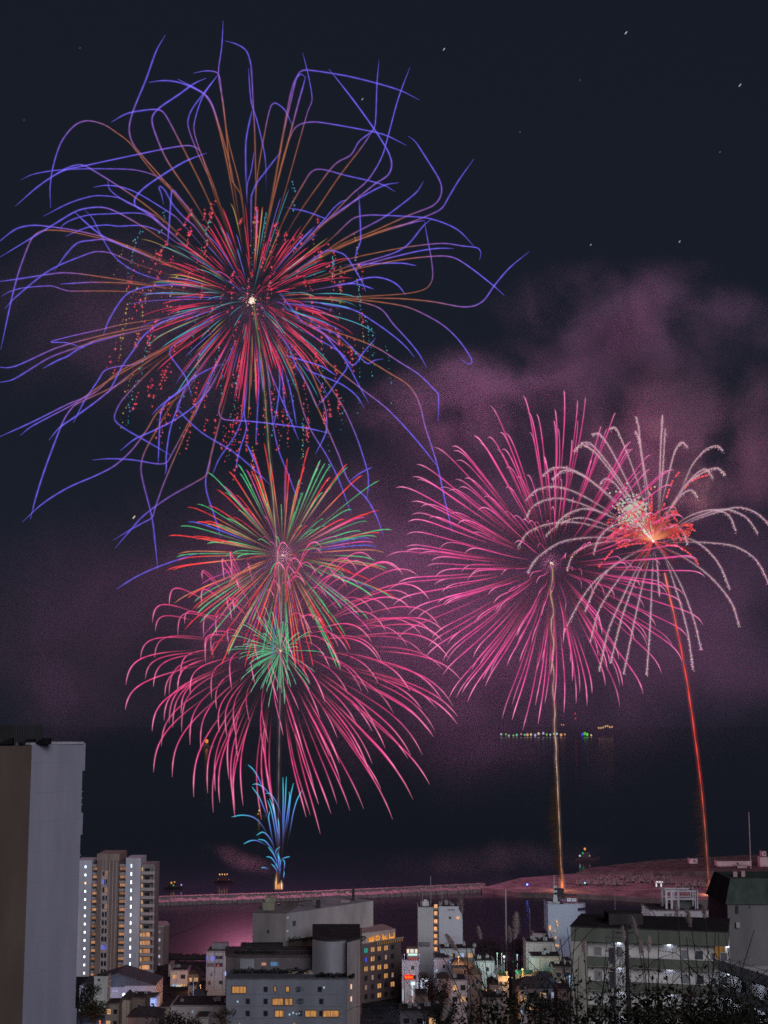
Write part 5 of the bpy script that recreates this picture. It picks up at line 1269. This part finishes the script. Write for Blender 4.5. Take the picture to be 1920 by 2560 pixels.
LAMPS = [ # px, py, Y, colour, strength, radius, words
 (310, 2486, 430, (230, 240, 255), 3.0, 1.0, 'dazzling white floodlight on a post before the white gabled hall'),
 (302, 2501, 428, (130, 150, 255), 1.0, .45, 'small blue lamp just below the dazzling floodlight'),
 (250, 2553, 350, (255, 120, 50), 1.2, .5, 'orange lamp low in the bottom left corner by the dark trees'),
 (418, 2509, 440, (140, 190, 255), 1.1, .5, 'pale blue street lamp at the foot of the narrow brown block'),
 (450, 2500, 455, (255, 190, 130), 1.1, .7, 'warm street lamp beneath the white house with dark windows'),
 (464, 2491, 460, (255, 180, 130), 1.0, .6, 'upper warm street lamp beneath the grey gabled house'),
 (463, 2507, 450, (255, 160, 110), .9, .6, 'lower warm street lamp beneath the grey gabled house'),
 (501, 2463, 490, (255, 180, 120), 1.1, .45, 'topmost lamp of the amber string on the brown shuttered house'),
 (502, 2474, 490, (255, 190, 130), 1.1, .5, 'middle lamp of the amber string on the brown shuttered house'),
 (501, 2486, 490, (255, 130, 120), 1.0, .4, 'lowest lamp of the amber string on the brown shuttered house'),
 (1146, 2392, 440, (255, 190, 130), 1.2, .55, 'peach street lamp right of the white slab building'),
 (1260, 2391, 440, (235, 255, 245), 1.3, .75, 'big white street lamp in the green lit square'),
 (1243, 2383, 445, (200, 255, 230), .9, .5, 'pale green lamp left of the big white lamp'),
 (1254, 2384, 445, (190, 240, 215), .7, .4, 'dim green lamp close beside the big white lamp'),
 (1293, 2387, 440, (190, 240, 255), 1.1, .45, 'icy blue lamp right of the big white lamp'),
 (1283, 2404, 430, (60, 220, 140), .8, .45, 'small green traffic lamp under the icy blue lamp'),
 (1306, 2423, 420, (235, 255, 170), 1.3, .6, 'yellow green lamp above the orange one'),
 (1308, 2431, 420, (255, 150, 50), 1.0, .4, 'orange lamp directly below the yellow green lamp'),
 (1267, 2430, 420, (255, 190, 110), 1.1, .5, 'amber lamp between the low houses, highest of the amber pair'),
 (1281, 2444, 410, (255, 215, 150), .9, .4, 'cream lamp low between the amber and the white lamp'),
 (1314, 2448, 400, (225, 240, 255), 1.3, .7, 'white blue lamp over the pinkish house'),
 (1238, 2457, 400, (60, 200, 190), .9, .4, 'teal lamp by the pale house with the orange doorway'),
 (1214, 2474, 380, (255, 170, 60), 1.2, .55, 'deep amber lamp in front of the cream house'),
 (1424, 2440, 400, (120, 190, 255), 1.0, .5, 'blue lamp just left of the green flats'),
 (1427, 2462, 390, (90, 190, 255), 1.0, .55, 'cyan lamp lower left of the green flats'),
 (1408, 2461, 392, (150, 190, 235), .7, .4, 'faint blue lamp on the dark glass fronted building'),
 (1020, 2503, 400, (255, 150, 110), 1.0, .4, 'reddish lamp under the shop tower'),
 (1032, 2487, 410, (255, 200, 180), .9, .35, 'pink lamp under the white hanging sign'),
 (1043, 2457, 430, (215, 235, 255), 1.0, .5, 'white lamp right of the red glowing sign'),
 (1318, 2211, 792, (70, 105, 255), 9, 1.0, 'bright blue white lamp on the quay edge'),
 (1462, 2207, 800, (90, 150, 255), 5, .8, 'lone blue lamp on the quay right of the gold trail'),
 (1011, 2386, 448, (200, 210, 255), .9, .35, 'tiny white lamp left of the lamp-lit crown'),
 (1048, 2386, 448, (200, 210, 255), .9, .35, 'tiny white lamp right of the lamp-lit crown'),
]
def lamps():
    st = wall((.12, .12, .13), 'post_steel')
    for px, py, Y, c, s, rr, lb in LAMPS:
        rr *= .78
        p = at(px, py, Y); g = max(.2 if Y < 553 else 2.2, ground(p.x, Y) if Y < 553 else 2.4); h = max(2.0, p.z - g)
        r = thing('street_lamp', lb, 'lamp', (p.x, Y, p.z - h), 'street lamps in the town')
        mb = MB(); mb.tube([(0, .12, 0), (0, .12, h - .2), (0, -.1, h + .25)], [.10, .07, .05], 6); mb.build('post', st, r)
        mb = MB(); mb.tube([(0, -.15, h - rr * .55), (0, -.15, h - rr * .2), (0, -.15, h + rr * .3), (0, -.15, h + rr * .5)], [rr * .35, rr * .62, rr * .5, rr * .15], 8)
        mb.build('lamp_head', glow(lin(*c), s, 'lamp_glass', False, Y > 700), r, True)
        if Y < 600:
            lights(r, (0, -1.2, h - .3), tuple(v / max(lin(*c)) for v in lin(*c)), (9000 if 'floodlight' in lb else 1700), .3, 'lamp_light')
    # tall pale masts
    for px, y0, y1, Y, rr, lb in ((1262, 2222, 2350, 505, .32, 'tall pale mast by the shore in the middle of the harbour view'), (1322, 2270, 2345, 505, .12, 'thin mast below the blue reflection on the harbour'), (1870, 2030, 2180, 870, .22, 'very tall thin mast on the quay bank at far right'), (482, 2452, 2515, 445, .16, 'white pole behind the long blank shed'), (1535, 2240, 2330, 300, .06, 'thin aerial standing left of the frame-topped building')):
        a, b = at(px + 2, y0, Y), at(px, y1, Y); zb = min(b.z, 2.0) if Y > 560 else ground(b.x, Y); r = thing('mast', lb, 'mast', (a.x, Y, zb))
        mb = MB(); mb.tube([(0, 0, 0), (0, 0, a.z - zb)], [rr, rr * .7], 6); mb.build('pole', wall((.40, .37, .38), 'pale_mast'), r)
        mb = MB(); mb.box(-rr * 3, rr * 3, -rr * 2, rr * 2, 0, rr * 2); mb.build('base', wall((.2, .2, .2), 'mast_base'), r)
def tree(lb, px, py_top, Y, w, h, seed, col=(.035, .04, .03), n=1500, name='tree'):
    q = random.Random(seed); p = at(px, py_top, Y); g = ground(p.x, Y) if Y < 553 else 3.0
    r = thing(name, lb, 'tree', (p.x, Y, p.z - h)); base = min(0.0, g - (p.z - h))
    mb = MB(); mb.tube([(0, 0, base), (.1, 0, h * .45), (0, .1, h * .85)], [.3, .2, .06], 7)
    for i in range(6):
        a = q.uniform(0, 6.3); z = h * q.uniform(.35, .6); mb.tube([(0, 0, z), (math.cos(a) * w * .25, math.sin(a) * w * .25, z + h * .15), (math.cos(a) * w * .4, math.sin(a) * w * .4, z + h * .3)], [.12, .07, .03], 5)
    mb.build('trunk', wall((.05, .04, .035), 'bark', 1), r)
    mb = MB(); cl = [(Vector((q.gauss(0, w * .22), q.gauss(0, w * .2), h * q.uniform(.4, .9))), q.uniform(.14, .26) * w) for _ in range(16)]
    for i in range(n):
        c, rad = q.choice(cl); d = Vector((q.gauss(0, 1), q.gauss(0, 1), q.gauss(0, .8))).normalized() * rad * q.uniform(.5, 1.1); pt = c + d
        if pt.z > h: continue
        s = q.uniform(.12, .32); a = Vector((q.gauss(0, 1), q.gauss(0, 1), q.gauss(0, 1))).normalized() * s; b = a.cross(Vector((q.gauss(0, 1), q.gauss(0, 1), q.gauss(0, 1)))).normalized() * s * .6
        mb.add([pt - a, pt + b, pt + a, pt - b], [(0, 1, 2, 3)])
    mb.build('crown', wall(col, 'leaf', 1.2, .9, .35, False), r)
def trees():
    tree('dark leafy tree between the tall grey tower and the white hall', 205, 2462, 380, 9, 11, 1, n=2600)
    tree('dark bushy tree at the bottom left beside the small beige house', 238, 2500, 360, 7, 7, 2)
    tree('tree with rounded crown at the bottom before the long white shed', 440, 2535, 330, 11, 7, 3, (.04, .032, .034), 2400)
    tree('bushy dark tree on the shore right of the lamp-lit tower', 446, 2405, 535, 9, 6, 4, (.045, .035, .04))
    tree('dark tree between the white house and the white block', 497, 2410, 530, 8, 6, 5, (.045, .035, .04))
    tree('tall rounded tree between the white slab building and the shore mast', 1210, 2345, 515, 13, 11, 6, (.06, .045, .05), 2600)
    tree('pale shore tree left of the shore mast', 1238, 2362, 500, 8, 8, 7, (.07, .05, .055))
    tree('dark tree rising right of the brown hotel in front of the lamps', 1085, 2425, 400, 9, 13, 8, (.045, .036, .036), 2400)
    tree('small dark tree before the low house with lit shopfronts', 1110, 2500, 330, 8, 8, 9)
    tree('bushy tree left of the blue building beyond the white office', 1300, 2345, 500, 10, 9, 10, (.05, .04, .042))
    tree('palm-like spiky shrub at the left corner of the grey hotel', 553, 2520, 352, 4, 5, 11, (.10, .09, .07), 700)
    tree('dark shrubby tree between the low houses and the green flats', 1350, 2480, 300, 9, 7, 12)
    q = random.Random(77)
    lbs = ['first', 'second', 'third', 'fourth', 'fifth', 'sixth', 'seventh', 'eighth', 'ninth']
    for i in range(9):
        tree('dark tree on the quay bank, %s from the left in the row' % lbs[i], 1640 + i * 34, 2162 + q.uniform(-4, 5), 880 + q.uniform(-8, 8), 13, 7.5, 100 + i, (.06, .045, .045), 520)
    # jetty strip and shore hedge
    mb = MB(); Y = 578.0
    xa, xb = xat(300, Y, 1), xat(640, Y, 1); k = 40
    for i in range(k):
        x0 = xa + (xb - xa) * i / k; mb.box(x0, x0 + (xb - xa) / k * .98, Y - 1.5, Y + 3.0, -1.5, q.uniform(.9, 1.6))
    tag(mb.build('jetty', wall((.035, .03, .033), 'dark_stone', .3)), 'dark low stone jetty in the harbour behind the lamp-lit tower', 'jetty')
    # far quay buildings
    for a, b, y0, y1, Y, lb in ((1724, 1744, 2148, 2158, 905, 'small pale shed at the left end of the quay bank'), (1792, 1879, 2154, 2163, 890, 'long low pale wall building on the quay bank'), (1901, 1960, 2144, 2168, 885, 'pale building at the right end of the quay bank'), (1906, 1916, 2130, 2145, 893, 'short pale turret above the building at the right end of the quay')):
        r, f, zt = simple('quay_building', lb, a, b, y0, Y, 6, wall((.42, .36, .36), 'quay_render', .1), zb=zat(y1, Y) - 4, par=.3)
        f.box(f.L * .6, zt - 1.6, min(1.2, f.L * .3), 1.0, glass(), 'window')
    r = root_at('festival_tent', 'small white lit tent with two bright legs on the quay', 'tent', 1649, 782, 2.4)
    g = glow(lin(235, 235, 240), 1.0, 'white_light'); V = lambda y: 2130 + y / 3.318
    T = lambda x: 1420 + x / 3.318
    fa = Fc(r, (xat(1630, 782, 4), 782), (xat(1670, 782, 4), 782))
    for a in ((728, 262, 738, 288), (768, 262, 778, 288)): fa.px(T(a[0]), V(a[1]), T(a[2]), V(a[3]), g, 'lit_leg')
    for a in ((734, 242, 746, 252), (756, 242, 768, 252), (776, 244, 786, 252)): fa.px(T(a[0]), V(a[1]), T(a[2]), V(a[3]), g, 'lamp')
    mb = MB(); u0, z0 = fa.hit(T(725), V(258)); u1, z1 = fa.hit(T(788), V(242)); mb.prism([(fa.A.x + u0, 782.3), (fa.A.x + u1, 782.3), (fa.A.x + u1, 785), (fa.A.x + u0, 785)], z0, z0 + .5); part(r, 'canopy', wall((.5, .5, .5), 'canvas'), mb)
def boat(lb, px, py, Y, L, lights_, hull=(.02, .02, .022), cabin=True):
    x = xat(px, Y, 0); r = thing('boat', lb, 'boat', (x, Y, -.3), 'boats out on the water')
    mb = MB(); s = L / 10
    sec = [(-5, .9, 1.2), (-4, 1.4, 1.1), (0, 1.6, 1.1), (3, 1.3, 1.4), (5, .05, 1.9)]; vs = []
    for xx, hw, zz in sec: vs += [(xx * s, -hw * s, zz * s), (xx * s * .94, -hw * .6 * s, -.2), (xx * s * .94, hw * .6 * s, -.2), (xx * s, hw * s, zz * s)]
    fs = [(i*4+k, i*4+k+1, i*4+k+5, i*4+k+4) for i in range(4) for k in range(3)] + [(i*4+3, i*4, i*4+4, i*4+7) for i in range(4)] + [(3, 2, 1, 0), (16, 17, 18, 19)]
    mb.add(vs, fs); mb.build('hull', wall(hull, 'boat_paint'), r)
    mb = MB(); mb.box(-2.6*s, 1.2*s, -1*s, 1*s, 1.15*s, 2.6*s); mb.box(-1.2*s, .9*s, -.8*s, .8*s, 2.6*s, 3.5*s); mb.tube([(-.4*s, 0, 3.5*s), (-.4*s, 0, 5.2*s)], .06 * s, 5); mb.build('cabin', wall(tuple(v * 1.1 for v in hull), 'boat_cabin'), r)
    for dx, z, rr, c, st in lights_:
        rr *= .6 if Y < 3000 else .8
        mb = MB(); mb.tube([(dx * s, -1.1 * s, z * s - rr), (dx * s, -1.1 * s, z * s), (dx * s, -1.1 * s, z * s + rr)], [rr * .5, rr, rr * .4], 8); mb.build('deck_lamp', glow(lin(*c), st, 'deck_lamp'), r)
def small_things():
    boat('fishing boat with green, orange and blue deck lamps near the left end of the breakwater', 434, 2203, 818, 11, [(-1, 3.2, .9, (255, 150, 60), .9), (0, 2.0, .7, (90, 200, 110), .8), (.6, 3.6, .5, (255, 210, 150), 1), (4, 2.2, .7, (150, 170, 255), 1.2)])
    boat('pleasure boat with a row of warm lamps left of the fountain firework', 562, 2190, 850, 12, [(-2.4, 4.0, .7, (255, 190, 120), 1), (-1.2, 4.1, .6, (255, 210, 150), 1), (0, 4.0, .7, (255, 180, 100), 1), (1.2, 4.1, .6, (255, 200, 140), 1), (-3, 1.8, .5, (150, 110, 90), .6), (2, 1.8, .5, (150, 110, 90), .6)], (.02, .018, .02))
    boat('white boat with orange and green lamps out at sea beyond the quay', 1468, 2140, 985, 17, [(-1, 4.6, 1.3, (255, 170, 80), .9), (-1.8, 3.0, 1.2, (40, 170, 110), .8), (-3, 2.0, 1.0, (200, 220, 240), .9), (.8, 2.0, .8, (190, 180, 180), .6)], (.04, .035, .04))
    boat('faint boat with a single orange lamp far out on the dark sea at left', 517, 1866, 5600, 60, [(0, 4.2, 9, (235, 140, 60), 1.0)], (.1, .08, .08))
    boat('small far boat with two yellow lamps behind the pink trails', 648, 2036, 1440, 14, [(0, 4.6, 1.5, (225, 200, 100), .8), (-.6, 2.2, 1.2, (200, 170, 80), .7)], (.08, .07, .07))
    q = random.Random(31)
    # stars
    for i, (px, py, ln, br) in enumerate(((1565, 82, 7, .75), (1110, 123, 6, .6), (1850, 213, 7, .6), (906, 248, 5, .45), (1477, 612, 4, .4), (1699, 604, 5, .45), (335, 1293, 8, .8), (1800, 380, 3, .18), (1300, 330, 3, .14), (200, 120, 3, .14), (1450, 200, 3, .12), (60, 300, 3, .12))):
        Y = 50000.0; a, b = at(px - ln * .35, py + ln * .45, Y), at(px + ln * .35, py - ln * .45, Y); m = (a + b) / 2
        mb = MB(); mb.tube([a - m, Vector((0, 0, 0)), b - m], [14, 22, 14], 6)
        lb = ['bluish star streak high at upper right', 'bluish star right of the topmost purple trails', 'pale star streak near the right edge, upper sky', 'faint star between the purple trails at top', 'tiny star above the mauve smoke, left one', 'tiny star above the mauve smoke, right one', 'bright yellowish star streak left of the multicoloured firework', 'very faint star far right below the pale streak', 'very faint star in the dark sky right of the huge firework', 'very faint star in the top left corner', 'very faint star left of the bluish streak', 'very faint star at the left edge of the sky'][i]
        tag(mb.build('star', glow(mixc((.55, .68, .85), (.9, .8, .55), 1.0 if i == 6 else 0), br, 'starlight'), None, loc=m), lb, 'star', 'stars in the night sky')
    # island on the horizon with its shore lights
    Y0 = 10500.0; mb = MB(); n = 24; vs = []
    for i in range(n + 1):
        t = i / n; x = xat(1180, Y0, 0) + (xat(1560, Y0, 0) - xat(1180, Y0, 0)) * t; h = 14 * math.sin(math.pi * t) ** .6 * (1 + .25 * mnoise.noise(Vector((t * 5, 0, 0))))
        vs += [(x, Y0, -2), (x, Y0 + 250, h * .8), (x, Y0 + 700, h), (x, Y0 + 1500, -2)]
    mb.add(vs, [(i*4+k, (i+1)*4+k, (i+1)*4+k+1, i*4+k+1) for i in range(n) for k in range(3)])
    tag(mb.build('island', wall((.08, .07, .09), 'island_rock', .002)), 'dark low island on the horizon with harbour lights', 'island', kind='structure')
    Lc = [(200, 235, 240), (120, 240, 220), (255, 235, 170), (150, 230, 90), (255, 190, 120), (200, 200, 255)]
    lights_ = [(1255 + i * 9.2 + q.uniform(-2, 2), 1838 + q.uniform(-3, 2) - (2 if i > 8 else 0), Lc[(i * 3 + i // 4) % 6], q.uniform(6, 10)) for i in range(17)] + [(1404 + i * 5, 1812, (255, 150, 110), 5) for i in range(2)] + [(1456, 1836, (90, 70, 255), 10), (1462, 1834, (60, 230, 60), 11), (1468, 1836, (120, 240, 90), 10), (1438, 1784, (255, 60, 60), 6), (1439, 1796, (255, 60, 60), 6)] + [(1497 + i * 5.5, 1817 + q.uniform(-3, 3), (235, 180, 120), 7) for i in range(7)] + [(1412, 1836, (240, 170, 120), 7), (1478, 1838, (250, 220, 170), 7)]
    for px, py, c, rr in lights_:
        p = at(px, py, Y0 - 30); r = thing('shore_lamp', 'tiny harbour light shining on the dark island at the horizon', 'lamp', (p.x, p.y, p.z), 'harbour lights on the island')
        mb = MB(); mb.tube([(0, 0, -rr), (0, 0, 0), (0, 0, rr)], [rr * .4, rr, rr * .4], 7); mb.build('lamp_glass', glow(lin(*c), .75, 'far_lamp'), r)
        mb = MB(); mb.tube([(0, 12, -max(8, p.z) if p.z < 60 else -40), (0, 12, 0)], [1.5, 1], 5); mb.build('post', wall((.05, .05, .05), 'far_post'), r)
# ------------------------------------------------------------------ foreground plants on the hillside
def pampas(lb, px, py, Y, lean, plume, seed, height=2.6, thick=.010):
    q = random.Random(seed); Y *= 1.35; plume *= .55; lean *= .8; tip = at(px, py, Y); g = ground(tip.x, Y)
    r = thing('pampas_grass', lb, 'grass', (tip.x - lean, Y, g), 'pampas grass stems on the near hillside')
    H = tip.z - g; P = [Vector((lean * (t ** 2.4), 0.05 * t, H * (t - .12 * abs(lean) / max(H, .1) * t ** 6))) for t in [i / 14 for i in range(15)]]
    dz = H - P[-1].z; P = [p + Vector((0, 0, dz * (i / 14))) for i, p in enumerate(P)]
    mb = MB(); mb.tube(P, [thick * (1 - .65 * i / 14) for i in range(15)], 5); mb.build('stem', wall((.05, .042, .035), 'dry_stem', 3), r)
    if plume:
        mb = MB(); d0 = (P[-1] - P[-2]).normalized()
        for i in range(420):
            t = q.random(); a = P[-1] - d0 * (plume * (1 - t)); s = plume * .11 * math.sin(math.pi * min(1, t * .85 + .08)) ** .8
            o = Vector((q.gauss(0, s * .5), q.gauss(0, s * .5), 0)); e = a + o * 1.6 + d0 * plume * q.uniform(.10, .2) + Vector((math.copysign(.02, lean) * q.random(), 0, -.03 * q.random()))
            mb.tube([a, a + o, e], [.0022, .0018, .0008], 3)
        mb.build('plume', wall((.42, .34, .34), 'dry_plume', 2, .9, .2), r)
    mb = MB()
    for i in range(7):
        a = q.uniform(-1, 1); L = q.uniform(.7, 1.5); b = Vector((q.uniform(-.05, .05), q.uniform(-.05, .05), q.uniform(0, .4) * H)); pts = [b, b + Vector((a * .35 * L, 0, L * .6)), b + Vector((a * .8 * L, 0, L * .75)), b + Vector((a * 1.15 * L, 0, L * .5))]
        mb.tube(smooth_path2(pts), [.006, .0055, .005, .0045, .004, .003, .002, .001], 3)
    mb.build('blade', wall((.045, .045, .03), 'grass_blade', 3), r)
def smooth_path2(p):
    out = []
    for i in range(8):
        t = i / 7; u = 1 - t; out.append(p[0] * u**3 + p[1] * 3 * u*u*t + p[2] * 3 * u*t*t + p[3] * t**3)
    return out
def bush(lb, x0, x1, ptop, Y, seed, n, leaf=.0155, col=(.022, .025, .017), twigs=40):
    ptop += 6; n = int(n * 3.2); leaf *= .55 if leaf > .02 else 1
    q = random.Random(seed); a, b = at(x0, ptop, Y), at(x1, ptop, Y); cx = (a.x + b.x) / 2; w = (b.x - a.x); g = ground(cx, Y); H = a.z - g
    r = thing('bush', lb, 'bush', (cx, Y, g)); mb = MB()
    for i in range(int(twigs * .6)):
        x = q.uniform(-w * .45, w * .45); yy = q.uniform(-.5, .6); h = H * q.uniform(.6, 1.18); l = q.gauss(0, .16)
        mb.tube([(x * .6, yy * .5, 0), (x * .85, yy, h * .5), (x + l * .4, yy, h * .8), (x + l, yy, h)], [.007, .005, .0035, .0016], 4)
        for k in range(4):
            t = q.uniform(.45, .95); bx = x * (.6 + .4 * t) + l * t * t; s = q.choice((-1, 1)) * q.uniform(.08, .3)
            mb.tube([(bx, yy, h * t), (bx + s * .5, yy + q.uniform(-.1, .1), h * t + abs(s) * .5), (bx + s, yy + q.uniform(-.15, .15), h * t + abs(s) * q.uniform(.6, 1.2))], [.003, .0024, .001], 3)
    mb.build('branches', wall((.030, .026, .023), 'twig_bark', 4), r)
    mb = MB(); cl = [(Vector((q.uniform(-w * .5, w * .5), q.uniform(-.5, .5), H * q.uniform(.35, .93) * (1 - .35 * abs(q.uniform(-1, 1)) ** 3))), q.uniform(.10, .32)) for _ in range(int(26 + w * 9))]
    for i in range(n):
        c, rad = q.choice(cl); p = c + Vector((q.gauss(0, 1), q.gauss(0, 1), q.gauss(0, .8))) * rad * .6
        d = Vector((q.gauss(0, 1), q.gauss(0, 1), q.gauss(0, .8))).normalized(); s = leaf * q.uniform(.5, 1.6); e = d.cross(Vector((q.gauss(0, 1), q.gauss(0, 1), q.gauss(0, 1)))).normalized() * s * .45
        mb.add([p, p + d * s + e, p + d * s * 2, p + d * s - e], [(0, 1, 2, 3)])
    mb.build('leaves', wall(col, 'bush_leaf', 6, .85, .45, False), r)
def foreground():
    bush('dense dark bush filling the bottom right corner', 1620, 1960, 2500, 9.0, 1, 9500, twigs=50)
    bush('dark bush with bare twigs in front of the green flats', 1380, 1680, 2510, 9.6, 2, 5200, twigs=60)
    bush('dark leafy bush at the bottom centre right of the low houses', 1150, 1400, 2520, 10.4, 3, 7000, twigs=45)
    bush('low dark bush left end of the bushes at the bottom', 1060, 1200, 2545, 11.0, 4, 2600, twigs=30)
    bush('leggy bare shrub rising before the walkways of the flats', 1560, 1780, 2440, 8.2, 5, 110, .05, (.05, .035, .03), 34)
    bush('sparse brown leafed shrub at the right edge before the flats', 1730, 1925, 2430, 8.6, 6, 130, .05, (.05, .038, .03), 36)
    bush('thin bare shrub at the left corner of the green flats', 1420, 1520, 2430, 9.2, 7, 60, .03, (.03, .027, .022), 26)
    P = [('pampas stem with upright pale plume against the harbour', 1290, 2288, 10.5, .10, .42, 1), ('pampas stem bowing left across the white slab building', 1120, 2338, 10.0, -.75, .30, 2), ('pampas stem with fluffy plume below the dark shore', 1198, 2318, 12.5, -.30, .26, 3),
         ('pampas plume drooping low at the left of the stems', 1094, 2372, 10.8, -.70, .0, 4), ('pampas plume hanging low before the dark tree', 1122, 2500, 9.5, .32, .35, 5), ('pampas stem with plume left above the flats roof', 1560, 2318, 10.2, -.12, .24, 6), ('pampas stem with wide fluffy plume over the flats roof', 1585, 2296, 11.4, -.28, .34, 7),
         ('pampas stem leaning left in front of the frame-topped building', 1722, 2270, 10.6, -.22, .34, 8), ('dark straight stem before the frame-topped building', 1695, 2258, 9.6, -.06, .20, 9), ('tall stem with slim plume right of the frame-topped building', 1764, 2258, 10.2, -.05, .26, 10), ('slim reed before the lit walkways, left one', 1607, 2355, 9.0, -.10, .20, 11), ('slim reed before the lit walkways, middle one', 1623, 2345, 9.4, .02, .22, 12),
         ('slim reed before the lit walkways, right one', 1650, 2330, 9.2, .06, .0, 13), ('reed at the left end wall of the flats', 1462, 2350, 9.6, -.04, .20, 14), ('thin arching stem over the low houses', 1170, 2352, 9.3, -.45, .0, 15), ('thin bare stem rising beside the blue building', 1402, 2350, 9.0, -.16, .0, 16), ('bare stem before the right end of the walkways', 1800, 2330, 9.4, .03, .0, 17), ('thin tall reed left of the sparse brown shrub', 1720, 2345, 8.8, -.05, .0, 18),
         ('pale fluffy plume leaning over the white slab roof', 1150, 2240, 13.5, -.25, .40, 19), ('short plume before the shore tree', 1275, 2320, 12.0, -.12, .28, 20)]
    for lb, px, py, Y, le, pl, sd in P: pampas(lb, px, py, Y, le, pl, sd)
    # utility pole in front of the flats
    Y = 150.0; p = at(1534, 2325, Y); g = ground(p.x, Y); r = thing('utility_pole', 'slim dark utility pole with stepped crossarms before the flats', 'pole', (p.x, Y, g))
    mb = MB(); mb.tube([(0, 0, 0), (0, 0, p.z - g)], [.17, .11], 8); mb.build('pole', wall((.11, .10, .105), 'pole_concrete', .5), r)
    for k in range(2):
        mb = MB(); mb.box(-.9, .9, -.05, .05, p.z - g - .8 - k * 1.3, p.z - g - .7 - k * 1.3); mb.build('crossarm', wall((.08, .08, .085), 'arm_steel'), r)
    mb = MB(); mb.tube([(.5, 0, p.z - g - 2.6), (.5, 0, p.z - g - 1.7)], [.26, .26], 10); mb.build('transformer', wall((.16, .16, .17), 'transformer_paint'), r)
    p = at(1566, 2310, 160); g = ground(p.x, 160); r = thing('utility_pole', 'thick dark pole just right of the slim stepped pole', 'pole', (p.x, 160, g))
    mb = MB(); mb.tube([(0, 0, 0), (0, 0, p.z - g)], [.26, .2], 8); mb.build('pole', wall((.05, .05, .052), 'pole_dark', .5), r)
    mb = MB(); mb.box(-1.2, 1.2, -.06, .06, p.z - g - 1.0, p.z - g - .85); mb.build('crossarm', wall((.05, .05, .05), 'arm_steel'), r)
structures(); left_tower(); tower_two(); annex(); hall(); hotel(); brown_hotel(); white_slab(); blue_building(); green_flats(); mansard(); frame_building()
houses(); trees(); lamps(); small_things()
fireworks(); smokes(); foreground()
